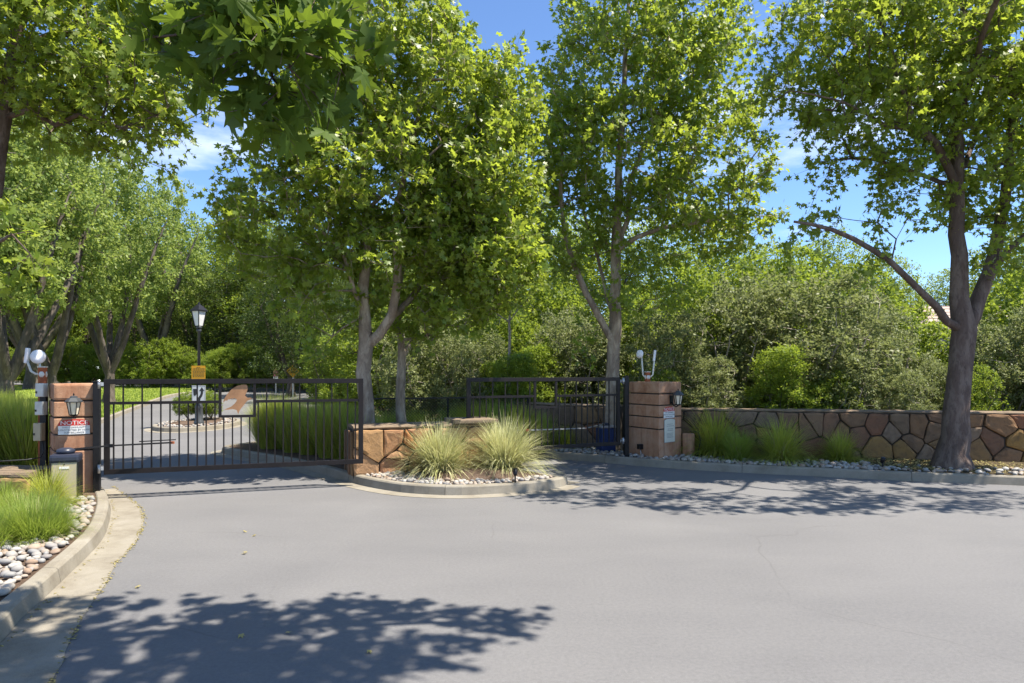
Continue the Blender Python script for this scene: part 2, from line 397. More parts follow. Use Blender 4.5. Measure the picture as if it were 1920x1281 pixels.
# gutter along the left kerb
gut_px = [(94,1281),(122,1222),(138,1186),(168,1138),(197,1097),(219,1057),(252,1021),(268,985),(268,965),(256,945),(237,931),(211,913)]
g_out = [Vector((-1.35,-8)), Vector((-1.9,-1)), Vector((-2.25,2.4))]+[hit(*p) for p in gut_px]
G_OUT = catmull(g_out, .2)
ie = min(range(len(KL)), key=lambda i: (KL[i]-hit(189,920)).length)
G_IN = KL[:ie+1]
gut = struct(empty('gutter', (-2.3, 2, 0)))
s_in = np.linspace(0, len(G_IN)-1, 121); s_out = np.linspace(0, len(G_OUT)-1, 121)
def lin(L, s):
    i = min(int(s), len(L)-2); return L[i].lerp(L[i+1], s-i)
# match stations by y so the slabs stay square to the kerb
def near_on(L, p): return min(L, key=lambda q: (q-p).length)
gi = [lin(G_IN, s) for s in s_in]; go = [near_on(G_OUT, p) for p in gi]
for k in range(0, 120, 6):
    vs = []; fs = []
    for j in range(7):
        a = gi[k+j]; b = go[k+j]
        if j == 0: a = a.lerp(gi[k+1], .02); b = b.lerp(go[k+1], .02)
        vs += [(a.x, a.y, .012), (b.x, b.y, .006), (b.x, b.y, -.03)]
    for j in range(6):
        fs += [(j*3, j*3+1, j*3+4, j*3+3), (j*3+1, j*3+2, j*3+5, j*3+4)]
    MB().add(vs, fs).build('gutter_slab', M['concrete'], gut)

# median island between the two gates
ki_px = [(555,877),(642,901),(685,913),(755,925),(835,930),(872,930),(935,927),(987,923),(1040,917)]
ki = [Vector((-6.25,15.9)), Vector((-6.45,15.2)), hit(425,853), hit(480,863)]+[hit(*p) for p in ki_px]
nose = hit(1064,910)
KI1 = catmull(ki+[nose], .2)
KI2 = catmull([nose+Vector((.015,.03)), nose+Vector((-.35,.4)), Vector((-.05,11.75)), Vector((-.55,12.5)), Vector((-1.6,14.6)), Vector((-3.2,17.4)), Vector((-4.6,18.2)), Vector((-5.8,17.2)), Vector((-6.25,15.95))], .2)
kerb(KI1, 1, 2.0); kerb(KI2, 1, 2.2)
struct(sheet('median_island', offset(KI1, .09)+offset(KI2, .09), KH-.02, M['soil']))
# pale concrete apron round the island
def apron(line, w, name='gutter'):
    root = struct(empty(name, (line[0].x, line[0].y, 0))); out = offset(line, -w)
    for k in range(0, len(line)-1, 9):
        seg = list(range(k, min(k+9, len(line)-1)+1)); vs = []; fs = []
        for j in seg:
            a, b = line[j], out[j]
            vs += [(a.x, a.y, terr(a.y)+.010), (b.x, b.y, terr(b.y)+.005), (b.x, b.y, terr(b.y)-.02)]
        for j in range(len(seg)-1): fs += [(j*3, j*3+1, j*3+4, j*3+3), (j*3+1, j*3+2, j*3+5, j*3+4)]
        MB().add(vs, fs).build('gutter_slab', M['concrete'], root)
apron(KI1, .22); apron(KI2[:12], .3)

# right bed, running back along the inner lane
kr_px = [(2300,927),(1920,911),(1700,902),(1500,892),(1395,887),(1235,877),(1175,872),(1100,865),(1020,858)]
kr = [Vector((40, 6)), Vector((22, 8.3))]+[hit(*p) for p in kr_px]+[Vector((-.9,16.4)), Vector((-3.2,21)), Vector((-6.5,28)), Vector((-9.3,35)), Vector((-11.5,41)), Vector((-16,47)), Vector((-28,53)), Vector((-60,63)), Vector((-130,76))]
KR = catmull(kr, .3)
kerb(KR, -1, 2.6)
struct(sheet('planting_bed', offset(KR, -.09)+[Vector((-130, 400)), Vector((400, 400)), Vector((400, 5)), Vector((40, 3))], KH-.02, M['litter']))
struct(sheet('lawn', [Vector(p) for p in [(-9.2,36),(-11.2,41.2),(-14.5,45.6),(-8,48),(0,44),(-4,36)]], KH-.005, M['lawn']))
# small island with the lamp post
ci = Vector(((372-960)/F*21.9, 21.9))
KD = [ci+Vector((1.2*math.cos(a), 1.75*math.sin(a))) for a in np.linspace(0, 2*math.pi, 49)]
kerb(KD, 1, 2.2); apron(KD, .2)
struct(sheet('lamp_island', offset(KD, .08)[:-1], KH-.02, M['soil']))

# ================================================================ cobbles, chips, litter
def cobble_mesh(seed):
    bm = bmesh.new(); bmesh.ops.create_icosphere(bm, subdivisions=2, radius=1); r = random.Random(seed)
    ph = [r.uniform(0, 6) for _ in range(6)]
    for v in bm.verts:
        p = v.co; k = 1+.13*math.sin(2.1*p.x+ph[0])+.12*math.sin(2.4*p.y+ph[1])+.1*math.sin(2.2*p.z+ph[2]+p.x)
        v.co = Vector((p.x*k*r.uniform(.98, 1.02), p.y*k*.78, p.z*k*.55))
    for f in bm.faces: f.smooth = True
    me = bpy.data.meshes.new('cobble'); bm.to_mesh(me); bm.free(); me.materials.append(M['cobble']); return me
COB = [cobble_mesh(k) for k in range(6)]
def scatter_band(line, side, i0, i1, d0, d1, n, r0, r1, avoid=(), prob=None):
    out = []; grid = {}
    for _ in range(n):
        k = R.uniform(i0, i1); p = lin(line, k); q = lin(line, min(k+.5, len(line)-1)); t = (q-p)
        if t.length < 1e-6: continue
        t.normalize(); d = R.uniform(d0, d1); w = p+Vector((-t.y, t.x))*side*d; r = R.uniform(r0, r1)
        if prob and R.random() > prob(d, w): continue
        if any((w-Vector(a[:2])).length < a[2] for a in avoid): continue
        key = (int(w.x/.2), int(w.y/.2)); ok = True
        for ax in (-1, 0, 1):
            for ay in (-1, 0, 1):
                for (u, ru) in grid.get((key[0]+ax, key[1]+ay), ()):
                    if (u-w).length < (r+ru)*.72: ok = False; break
        if ok: grid.setdefault(key, []).append((w, r)); out.append((w, r))
    return out
def place_cobbles(pts, bed, n_single, zlift=0.0):
    pts = sorted(pts, key=lambda a: a[0].y/a[1]); Vs = []; Ts = []; b = 0
    base = [(np.array([v.co[:] for v in m.vertices]), np.array([p.vertices[:] for p in m.polygons])) for m in COB]
    for k, (w, r) in enumerate(pts):
        rot = Matrix.Rotation(R.uniform(0, 6.28), 4, 'Z') @ Matrix.Rotation(R.uniform(-.35, .35), 4, 'X') @ Matrix.Rotation(R.uniform(-.3, .3), 4, 'Y')
        loc = Vector((w.x, w.y, terr(w.y)+KH-.02+r*.32+R.uniform(0, r*.35)+zlift)); mi = R.randrange(6)
        s = Vector((r, r*R.uniform(.8, 1.1), r*R.uniform(.85, 1.2)))
        if k < n_single:
            o = bpy.data.objects.new('cobble', COB[mi]); C.objects.link(o); o.parent = bed
            o.matrix_local = Matrix.Translation(loc) @ rot @ Matrix.Diagonal((*s, 1))
        else:
            m = np.array(Matrix.Translation(loc) @ rot @ Matrix.Diagonal((*s, 1))); V, T = base[mi]
            Vs.append(V @ m[:3, :3].T+m[:3, 3]); Ts.append(T+b); b += len(V)
    if Vs:
        o = link_mesh('cobbles', np_mesh('cobbles', np.concatenate(Vs), np.concatenate(Ts), True), M['cobble_mix'], bed, False); o['kind'] = 'stuff'
beds = [o for o in C.objects if o.name.startswith('planting_bed')]
bed_left, bed_right = beds[0], beds[1]; island = C.objects['median_island']; lampisl = C.objects['lamp_island']
iy = lambda line, y: min(range(len(line)), key=lambda i: abs(line[i].y-y) if line[i].x > -8 else 99)
i0, i1 = iy(KL, 2.4), iy(KL, 9.0)
place_cobbles(scatter_band(KL, 1, i0, i1, 0.19, 1.45, 16000, .026, .058, prob=lambda d, w: 1 if d < 1.0 else .35), bed_left, 300)
ix = lambda line, x: min(range(len(line)), key=lambda i: abs(line[i].x-x))
j0, j1 = ix(KI1, -2.6), len(KI1)-2
pc = scatter_band(KI1, 1, j0, j1, .17, .62, 4000, .025, .055, prob=lambda d, w: 1 if d < .42 or w.x < -1.4 or w.x > .35 else .12)
pc += scatter_band(KI1, 1, ix(KI1, -2.45), ix(KI1, -1.3), .5, .95, 500, .03, .06)
place_cobbles(pc, island, 0)
r0, r1 = ix(KR, 8.6), ix(KR, .4)
place_cobbles(scatter_band(KR, -1, r0, r1, .18, 1.0, 6000, .03, .065, prob=lambda d, w: (1 if d < .6 else .3)*(1 if w.x < 6.3 or w.x > 8.3 else .1)), bed_right, 0)
place_cobbles(scatter_band(KD, 1, 0, 47, .16, .5, 500, .03, .06), lampisl, 0)
# bark chips and dry leaf bits on the mulch
def chips(name, pts, parent, mat, s0, s1, label=None):
    n = len(pts); P = np.array(pts); T = np.array([[0,1,2],[0,2,3],[0,3,1],[1,3,2]])
    base = np.array([[-1,-.35,0],[1,-.3,0],[.1,.4,.05],[0,0,.3]]); s = rng.uniform(s0, s1, (n,1,1)); a = rng.uniform(0, 6.28, n); ca, sa = np.cos(a), np.sin(a)
    Rm = np.zeros((n,3,3)); Rm[:,0,0] = ca; Rm[:,0,1] = -sa; Rm[:,1,0] = sa; Rm[:,1,1] = ca; Rm[:,2,2] = 1; Rm[:,2,0] = rng.uniform(-.4,.4,n)
    V = np.einsum('nij,kj->nki', Rm, base)*s+P[:,None,:]
    o = link_mesh(name, np_mesh(name, V.reshape(-1,3), (T[None]+np.arange(n)[:,None,None]*4).reshape(-1,3)), mat, parent, False); o['kind'] = 'stuff'
    if label: o['label'] = label
    return o
def band_pts(line, side, a, b, d0, d1, n, z):
    out = []
    for _ in range(n):
        k = R.uniform(a, b); p = lin(line, k); q = lin(line, min(k+.6, len(line)-1)); t = q-p
        if t.length < 1e-6: continue
        t.normalize(); w = p+Vector((-t.y, t.x))*side*R.uniform(d0, d1); out.append((w.x, w.y, terr(w.y)+z+R.uniform(0, .012)))
    return out
chips('bark_chips', band_pts(KI1, 1, j0, j1, .3, 1.3, 2600, KH-.018), island, M['bark_chip'], .012, .04)
chips('bark_chips', band_pts(KR, -1, r0, r1, .4, 2.2, 5000, KH-.018), bed_right, M['leafFallen'], .012, .045)
chips('bark_chips', band_pts(KL, 1, i0, i1, .8, 2.4, 2500, KH-.018), bed_left, M['bark_chip'], .012, .04)
# dry debris caught along the gutter edge
gp = []
for _ in range(1500):
    k = R.uniform(len(G_OUT)*.3, len(G_OUT)-1); p = lin(G_OUT, k); y = p.y
    if R.random() < .35+.5*math.sin(y*3.1)**2: gp.append((p.x+R.gauss(0, .014), p.y+R.gauss(0, .02), .008))
for _ in range(260):
    k = R.uniform(ie*.3, ie); p = lin(KL, k); gp.append((p.x+.03+abs(R.gauss(0, .03)), p.y, .014))
tag(chips('leaf_debris', gp, None, M['leafFallen'], .006, .022), 'dry brown leaf debris caught along the gutter edge', 'leaf debris', kind='stuff')

# mulch mound of the island
mv = []; mf = []
for i in range(14):
    for k in range(28):
        a = 2*math.pi*k/28; r = i/13; x = -.55+1.15*r*math.cos(a); y = 10.75+.55*r*math.sin(a)+.1*r*math.cos(a)
        mv.append((x, y, KH-.03+.13*(1-r*r)+R.uniform(-.012, .012)))
for i in range(13):
    for k in range(28): mf.append((i*28+k, i*28+(k+1)%28, (i+1)*28+(k+1)%28, (i+1)*28+k))
MB().add(mv, mf, True).build('mulch_mound', M['soil'], island, False)

# ================================================================ stone walls
def clip(poly, a, b, c):
    out = []
    for i in range(len(poly)):
        p, q = poly[i], poly[(i+1) % len(poly)]; dp = a*p[0]+b*p[1]-c; dq = a*q[0]+b*q[1]-c
        if dp <= 0: out.append(p)
        if (dp < 0 < dq) or (dq < 0 < dp): t = dp/(dp-dq); out.append((p[0]+(q[0]-p[0])*t, p[1]+(q[1]-p[1])*t))
    return out
def voronoi(w, h, seeds, aniso=1.0):
    cells = []
    for i, s in enumerate(seeds):
        poly = [(0, 0), (w, 0), (w, h), (0, h)]
        for j, t in enumerate(seeds):
            if i == j or abs(t[0]-s[0]) > 2.0: continue
            a, b = t[0]-s[0], (t[1]-s[1])*aniso; m = (a*(s[0]+t[0])+b*(s[1]+t[1]))/2
            poly = clip(poly, a, b, m)
            if len(poly) < 3: break
        if len(poly) >= 3: cells.append(poly)
    return cells
def shrink(poly, d):
    cx = sum(p[0] for p in poly)/len(poly); cy = sum(p[1] for p in poly)/len(poly); out = []
    for p in poly:
        v = Vector((p[0]-cx, p[1]-cy)); L = v.length; out.append((cx+v.x*max(.2, 1-d/max(L, .01)), cy+v.y*max(.2, 1-d/max(L, .01))))
    return out
def densify(poly, step=.09):
    out = []
    for i in range(len(poly)):
        p, q = poly[i], poly[(i+1) % len(poly)]; L = math.hypot(q[0]-p[0], q[1]-p[1]); n = max(1, int(L/step))
        for k in range(n):
            t = k/n; out.append((p[0]+(q[0]-p[0])*t, p[1]+(q[1]-p[1])*t))
    # soften the corners and roughen the outline
    n = len(out); sm = [((out[i-1][0]+out[i][0]*2+out[(i+1)%n][0])/4, (out[i-1][1]+out[i][1]*2+out[(i+1)%n][1])/4) for i in range(n)]
    return [(x+R.uniform(-.009, .009), y+R.uniform(-.009, .009)) for x, y in [((a[0]+b[0]*2)/3, (a[1]+b[1]*2)/3) for a, b in zip(sm, out)]]
def stone_face(root, a, b, z0, z1, nu, nv, mat, jit=.5, gap=.008):
    """irregular stones on the face of a wall that runs from a to b (outside on the right hand)"""
    a = Vector(a); b = Vector(b); L = (b-a).length; u = (b-a)/L; nrm = Vector((u.y, -u.x)); h = z1-z0; seeds = []
    for i in range(nu):
        for k in range(nv):
            if R.random() < .2: continue
            seeds.append(((i+.5+R.uniform(-jit, jit)+(.5 if k % 2 else 0))*L/nu, (k+.5+R.uniform(-jit, jit))*h/nv))
    seeds = [s for s in seeds if -.2 < s[0] < L+.2]
    for poly in voronoi(L, h, seeds):
        xs = [p[0] for p in poly]
        if max(xs)-min(xs) < .04: continue
        poly = densify(shrink(poly, gap)); n = len(poly); d = R.uniform(.03, .075); tx, tz = R.uniform(-.05, .05), R.uniform(-.05, .05)
        cx = sum(p[0] for p in poly)/n; cz = sum(p[1] for p in poly)/n
        rings = [(poly, -.03), (poly, d-.022), (shrink(poly, .009), d-.006), (shrink(poly, .05), d+.002)]
        vs = []; fs = []
        for ring, dep in rings:
            for (x, z) in ring:
                dd = dep+((x-cx)*tx+(z-cz)*tz+R.uniform(-.006, .006) if dep > 0 else 0); w = a+u*x+nrm*dd; vs.append((w.x, w.y, z0+z))
        w = a+u*cx+nrm*(d+R.uniform(-.01,.012)); vs.append((w.x, w.y, z0+cz))
        for r_ in range(3):
            for k in range(n): fs.append((r_*n+k, r_*n+(k+1) % n, (r_+1)*n+(k+1) % n, (r_+1)*n+k))
        for k in range(n): fs.append((3*n+k, 3*n+(k+1) % n, 4*n))
        MB().add(vs, fs, False).build('stone', mat, root)
def slab_core(a, b, thick, z0, z1):
    a = Vector(a); b = Vector(b); u = (b-a).normalized(); n = Vector((-u.y, u.x)); q = [a, b, b+n*thick, a+n*thick]
    return MB().prism([(p.x, p.y) for p in q], z0, z1)
def rough_slab(a, b, thick, z0, z1, over, step=.12, amp=.012):
    """coping with a worn, uneven edge"""
    a = Vector(a); b = Vector(b); L = (b-a).length; u = (b-a)/L; n = Vector((-u.y, u.x)); m = max(2, int(L/step)); vs = []; fs = []
    for i in range(m+1):
        c = a+u*(L*i/m)
        e = [R.uniform(-amp, amp) for _ in range(6)]
        for (o, z) in ((-over+e[0], z0), (-over+e[1]-.01, (z0+z1)/2), (-over+e[2]+.02, z1+e[4]*.6), (thick*.5, z1+.012+e[5]), (thick+over+e[3], z1), (thick+over, z0)):
            w = c+n*o; vs.append((w.x, w.y, z))
    for i in range(m):
        for k in range(6): fs.append((i*6+k, i*6+(k+1) % 6, (i+1)*6+(k+1) % 6, (i+1)*6+k))
    fs.append(tuple(range(6))); fs.append(tuple(m*6+k for k in range(5, -1, -1)))
    return MB().add(vs, fs)
def stone_wall(name, label, pts, thick, z0, z1, dens, nv, mat, cap=.05, over=.03):
    root = empty(name, (pts[0][0], pts[0][1], z0)); tag(root, label, 'wall')
    for a, b in zip(pts, pts[1:]):
        slab_core(a, b, thick, z0-.1, z1-cap-.004).build('wall_core', M['mortar'], root)
        stone_face(root, a, b, z0-.03, z1-cap-.008, max(2, int((Vector(b)-Vector(a)).length*dens)), nv, mat)
        rough_slab(a, b, thick, z1-cap, z1, over).build('coping', M['cap'], root)
    return root
stone_wall('stone_wall', 'long brown fieldstone wall with flat coping behind the right planting bed',
           [(3.2,13.95),(5.6,13.35),(8.2,12.82),(11.5,12.2),(16,11.3)], .38, KH, 1.03, 2.9, 3, M['wallstone'], cap=.035, over=.02)
stone_wall('stone_wall', 'shaded fieldstone wall seen through the bars of the gate without emblem',
           [(-.35,17.2),(.9,15.55),(2.35,14.9)], .35, KH, 1.05, 2.2, 3, M['wallstone'], cap=.035, over=.02)
mw = stone_wall('stone_wall', 'orange sandstone median wall between the two gates',
           [(-2.52,10.84),(-.42,11.62)], .62, KH, .905, 3.2, 3, M['redstone'], cap=.05, over=.03)
# its end face and the taller block at the other end
e0, e1 = Vector((-2.52,10.84)), Vector((-2.52,10.84))+Vector((-.348,.937))*.72
for k in range(5):
    a = e0.lerp(e1, (k+.06)/5); b = e0.lerp(e1, (k+.94)/5)
    n = Vector((-.937,-.348)); d = R.uniform(.03, .07)
    MB().prism([(a.x,a.y),(b.x,b.y),((b+n*d).x,(b+n*d).y),((a+n*d).x,(a+n*d).y)][::-1], KH-.02, .83-R.uniform(0,.03)).build('stone', M['wallstone'], mw, bevel=.012)
pa = Vector((-.98,11.36)); ux = Vector((.937,.348)); uy = Vector((-.348,.937))
for k, (z0, z1) in enumerate(((.9,.955),)):
    q = [pa-uy*.08, pa+ux*.78-uy*.08, pa+ux*.74+uy*.62, pa+uy*.66]
    MB().prism([(p.x+R.uniform(-.02,.02),p.y) for p in q], z0+.004, z1+.02).build('capstone', M['cap'], mw, bevel=.02)
lw = stone_wall('low_wall', 'low stone ledge with flat brown cap beside the tan gate operator', [(-14,9.5),(-9.5,9.25),(-6.35,9.02)], .62, KH, .44, 2.4, 1, M['redstone'], cap=.06, over=.04)
bl = Vector((-8.5,11.1,KH))
bm_ = bmesh.new(); bmesh.ops.create_icosphere(bm_, subdivisions=3, radius=1)
for v in bm_.verts: v.co = Vector((v.co.x*.22+.02*math.sin(9*v.co.z), v.co.y*.22, v.co.z*.55+.05*math.sin(5*v.co.x+2)))*(1+R.uniform(-.02,.02))
for f in bm_.faces: f.smooth = True
me_ = bpy.data.meshes.new('boulder'); bm_.to_mesh(me_); bm_.free()
bo = link_mesh('boulder', me_, M['redstone']); bo.location = bl+Vector((0,0,.35)); tag(bo, 'pinkish upright boulder among tall grass behind the junction boxes', 'boulder')

# ================================================================ gate pillars
def pillar(name, label, foot, z0, joints, top):
    cx = sum(p[0] for p in foot)/4; cy = sum(p[1] for p in foot)/4
    root = empty(name, (cx, cy, z0)); tag(root, label, 'pillar')
    ins = [(p[0]+(cx-p[0])*.07, p[1]+(cy-p[1])*.07) for p in foot]
    MB().prism(ins, z0-.05, top-.06).build('core', M['mortar'], root)
    zs = [z0-.03]+joints+[top]
    for k in range(len(zs)-1):
        MB().prism(foot, zs[k]+(.011 if k else 0), zs[k+1]-(.011 if k < len(zs)-2 else 0)).build('block', M['block'], root, bevel=.012 if k < len(zs)-2 else .03)
    return root
LA, LB, LC, LD = (-5.715,9.40), (-6.15,9.16), (-6.66,9.82), (-6.12,10.16)
zj = lambda py, Y: H-(py-HY)/F*Y
pillar('gate_pillar', 'terracotta block pillar beside the tan gate operator', [LB, LA, LD, LC], KH, [zj(845,9.25), zj(814.5,9.25), zj(783,9.25), zj(752,9.25)], zj(720,9.25))
RF, RL, RR, RB = (2.77,12.86), (2.33,13.62), (3.32,13.38), (2.90,14.2)
pillar('gate_pillar', 'terracotta block pillar with cream plaque at the end of the long stone wall', [RF, RR, RB, RL], KH, [zj(805.5,12.9), zj(783,12.9), zj(760.5,12.9), zj(739,12.9)], zj(716.5,12.9))

# ================================================================ gates
def gate(name, label, p0, p1, zb, zt, zm, n, emblem=None, phase=1):
    a = Vector((*p0, 0)); b = Vector((*p1, 0)); L = (b-a).length; u = (b-a).normalized(); root = empty(name, (a.x, a.y, 0)); tag(root, label, 'gate')
    P = lambda s, z, o=0: a+u*s+Vector((0, 0, z))+Vector((u.y, -u.x, 0))*o
    g = M['gate']; rw = .07
    MB().bar(P(0, zt-rw/2), P(L, zt-rw/2), .05, rw).build('top_rail', g, root, bevel=.004)
    MB().bar(P(0, zb+rw/2), P(L, zb+rw/2), .05, rw).build('bottom_rail', g, root, bevel=.004)
    for s in (rw/2, L-rw/2): MB().bar(P(s, zb+rw), P(s, zt-rw), .05, rw, up=u).build('stile', g, root, bevel=.004)
    segs = [(rw, L-rw)]
    if emblem:
        e0, e1, ez = emblem; segs = [(rw, e0), (e1, L-rw)]
        for s in (e0+.019, e1-.019): MB().bar(P(s, ez), P(s, zt-rw), .038, .04, up=u).build('emblem_frame', g, root)
        MB().bar(P(e0+.038, ez+.019), P(e1-.038, ez+.019), .04, .038).build('emblem_frame', g, root)
    for s0, s1 in segs: MB().bar(P(s0, zm), P(s1, zm), .036, .04).build('middle_rail', g, root)
    for k in range(n):
        s = L*(k+1)/(n+1); inside = emblem and emblem[0]-.01 < s < emblem[1]+.01
        top = (emblem[2] if inside else zm-.02)
        MB().bar(P(s, zb+rw), P(s, top), .019, .019, up=u).build('picket', g, root)
        if k % 2 == phase and not inside: MB().bar(P(s, zm+.02), P(s, zt-rw), .019, .019, up=u).build('picket', g, root)
    return root, P, L, u
g1a, g1b = (-5.63,9.42), (-2.31,10.59)
G1, P1, L1, u1 = gate('swing_gate', 'black metal swing gate with a copper bird emblem', g1a, g1b, .352, 1.668, 1.335, 29, (1.457, 1.964, 1.103))
# bird emblem, outline read from the photograph, set in the plane of the gate
bird = [(375,330),(402,329),(415,340),(416,365),(408,392),(396,412),(415,428),(438,428),(456,434),(432,444),(412,452),(398,470),(372,502),(356,524),(346,552),(334,520),(306,512),(270,516),(238,517),(262,506),(292,494),(318,472),(334,452),(334,438),(316,431),(300,437),(296,430),(281,441),(274,436),(262,450),(252,446),(234,463),(240,438),(262,402),(298,362),(338,338)]
bx0, bx1, bz0, bz1 = 222, 458, 322, 556
def bird_pt(p, dep):
    s = 1.457+.038+(p[0]-bx0)/(bx1-bx0)*(1.964-1.457-.076); z = 1.598-(p[1]-bz0)/(bz1-bz0)*(1.598-1.141); return P1(s, z, dep)
n_ = len(bird); tri = tessellate_polygon([[Vector((p[0], p[1], 0)) for p in bird]])
vs = [bird_pt(p, -.004) for p in bird]+[bird_pt(p, .004) for p in bird]
fs = [(i, (i+1) % n_, n_+(i+1) % n_, n_+i) for i in range(n_)]+[tuple(t) for t in tri]+[tuple(n_+i for i in reversed(t)) for t in tri]
MB().add(vs, fs).build('bird_emblem', M['copper'], G1)
g2a, g2b = (-.78,11.75), (2.08,13.2)
G2, P2, L2, u2 = gate('swing_gate', 'black metal swing gate with an empty emblem frame beside the cream plaque pillar', g2a, g2b, .36, 1.672, 1.335, 25, (1.318, 1.80, 1.11))
def hinge_post(label, p, z0, z1, gp):
    root = empty('hinge_post', (p[0], p[1], z0)); tag(root, label, 'post')
    rot = Matrix.Rotation(.34, 3, 'Z')
    MB().box((p[0], p[1], (z0+z1)/2), (.085, .085, z1-z0), rot).build('post', M['black'], root, bevel=.005)
    MB().box((p[0], p[1], z1+.006), (.095, .095, .012), rot).build('post_cap', M['black'], root)
    for z in (.44, 1.6):
        a = Vector((p[0], p[1], z)); b = Vector((gp[0], gp[1], z))
        MB().bar(a, b, .03, .05).build('hinge', M['steel'], root)
        MB().lathe([(.022, -.06), (.022, .06)], 8, (a+b)/2+Vector((0,-.045,0))).build('hinge_pin', M['steel'], root)
hinge_post('black square hinge post against the pillar beside the tan operator', (-5.69,9.36), KH-.05, 1.63, (-5.62,9.42))
hinge_post('black square hinge post beside the pillar with the cream plaque', (2.23,13.34), KH-.05, 1.69, (2.08,13.2))

# gate operators with articulated arms
op = empty('gate_operator', (-5.83, 8.93, KH)); tag(op, 'tan metal gate operator box with rounded black cap', 'gate operator')
oc = Vector((-5.83, 8.93, 0)); rot = Matrix.Rotation(.42, 3, 'Z')
MB().box(oc+Vector((0,0,.36)), (.30,.28,.48), rot).build('housing', M['beige'], op, bevel=.02)
MB().box(oc+rot@Vector((0,0,.645)), (.335,.31,.11), rot).build('cap', M['navy'], op, bevel=.035)
for sx in (-1, 1): MB().box(oc+rot@Vector((sx*.155,0,.33)), (.022,.30,.54), rot).build('side_trim', M['black'], op, bevel=.005)
MB().lathe([(.0,0),(.095,0),(.11,.02),(.105,.05),(.06,.072),(0,.076)], 16, oc+Vector((-.02,.02,.70))).build('hub', M['navy'], op)
MB().box(oc+rot@Vector((0,-.142,.53)), (.11,.004,.03), rot).build('name_plate', M['signwhite'], op)
MB().lathe([(.008,0),(.008,.006)], 8, oc+rot@Vector((0,-.14,.575)), Matrix.Rotation(math.radians(90),3,'X')).build('lock', M['black'], op)
a0 = oc+Vector((-.02,.02,.745)); a1 = P1(.12,.80,.14); a1 = at(205,836,9.3); a2 = P1(.86, zj(829,9.72), .06); a3 = P1(.44, zj(830,9.58), .05); a4 = P1(.9, zj(826.5,9.74), .03)
MB().bar(a0, a1, .03, .022).build('arm', M['black'], op)
MB().bar(a1, a2, .024, .02).build('arm', M['black'], op)
MB().bar(a3+Vector((0,0,.02)), a4+Vector((0,0,.02)), .014, .014).build('arm', M['black'], op)
MB().box(a1, (.1,.04,.045)).build('elbow', M['black'], op); MB().box(a2, (.045,.03,.035)).build('gate_bracket', M['rust'], op)
op2 = empty('gate_operator', (1.95, 13.75, KH)); tag(op2, 'blue gate operator box behind the gate with an empty emblem frame', 'gate operator')
oc = Vector((1.93, 14.05, 0)); rot = Matrix.Rotation(.34, 3, 'Z'); op2.location = (oc.x, oc.y, KH)
MB().box(oc+Vector((0,0,.38)), (.32,.28,.5), rot).build('housing', M['blue'], op2, bevel=.02)
MB().box(oc+Vector((0,0,.655)), (.34,.3,.05), rot).build('cap', M['steel'], op2, bevel=.015)
MB().lathe([(.09,0),(.08,.05),(0,.055)], 14, oc+Vector((0,0,.68))).build('hub', M['navy'], op2)
b1 = at(1118,803,13.0); b2 = at(1098,808,12.6)
MB().bar(oc+Vector((0,0,.71)), at(1100,803,13.3), .03, .02).build('arm', M['steel'], op2)
MB().bar(at(1100,803,13.3), P2(1.2,.72,-.05), .024, .02).build('arm', M['steel'], op2)
MB().box(at(1100,803,13.3), (.05,.04,.05)).build('elbow', M['rust'], op2); MB().box(P2(1.2,.72,-.03), (.06,.05,.04)).build('gate_bracket', M['rust'], op2)

# ================================================================ lanterns, signs, antennas, small fittings
def frame(o, xdir, z=Vector((0,0,1))):
    """local x along xdir, local y up, local z out of the face"""
    x = Vector(xdir).normalized(); n = x.cross(z).normalized()
    return Matrix.Translation(o) @ Matrix((x, z, n)).transposed().to_4x4()
def text_part(s, size, Mx, mat, parent, depth=.001, name='lettering', sx=1.0):
    cu = bpy.data.curves.new(name, 'FONT'); cu.body = s; cu.size = size; cu.align_x = 'CENTER'; cu.align_y = 'CENTER'; cu.extrude = depth
    to = bpy.data.objects.new(name, cu); C.objects.link(to); bpy.context.view_layer.update()
    me = bpy.data.meshes.new_from_object(to.evaluated_get(bpy.context.evaluated_depsgraph_get())); bpy.data.objects.remove(to); bpy.data.curves.remove(cu)
    me.transform(Mx @ Matrix.Diagonal((sx, 1, 1, 1))); me.materials.clear(); return link_mesh(name, me, mat, parent)
def local_mb(Mx, mb): mb.v = [tuple(Mx @ Vector(v)) for v in mb.v]; return mb
def wall_lantern(label, Mx, k=1.0):
    """Mx: frame on the wall face, z out of the wall, y up"""
    root = empty('wall_lantern', Mx @ Vector((0, 0, 0))); tag(root, label, 'lantern'); T = lambda mb: local_mb(Mx @ Matrix.Scale(k, 4), mb)
    Rx = Matrix.Rotation(-math.pi/2, 3, 'X'); c = Vector((0, 0, .17))
    T(MB().box((0, -.02, .012), (.1, .17, .024))).build('back_plate', M['black'], root, bevel=.006)
    T(MB().tube([(0,-.06,.02),(0,-.13,.06),(0,-.16,.12),(0,-.135,.17)], .011, 6)).build('arm', M['black'], root)
    pr = lambda prof, n=6, a0=0: T(MB().lathe(prof, n, c, Rx, False, a0))
    pr([(.0,-.135),(.035,-.13),(.05,-.105)]).build('base', M['black'], root)
    pr([(.052,-.103),(.085,.075)]).build('glass', M['lampglass'], root)
    for i in range(6):
        a = 2*math.pi*i/6; q0 = c+Vector((.056*math.cos(a), -.105, -.056*math.sin(a))); q1 = c+Vector((.089*math.cos(a), .078, -.089*math.sin(a)))
        T(MB().bar(q0, q1, .011, .011)).build('frame_bar', M['black'], root)
    pr([(.115,.072),(.118,.085),(.07,.135),(.05,.14),(.045,.158),(.02,.168),(0,.17)]).build('roof', M['postgrey'], root)
    pr([(.006,.165),(.012,.185),(.004,.205),(.0,.215)]).build('finial', M['black'], root)
    return root
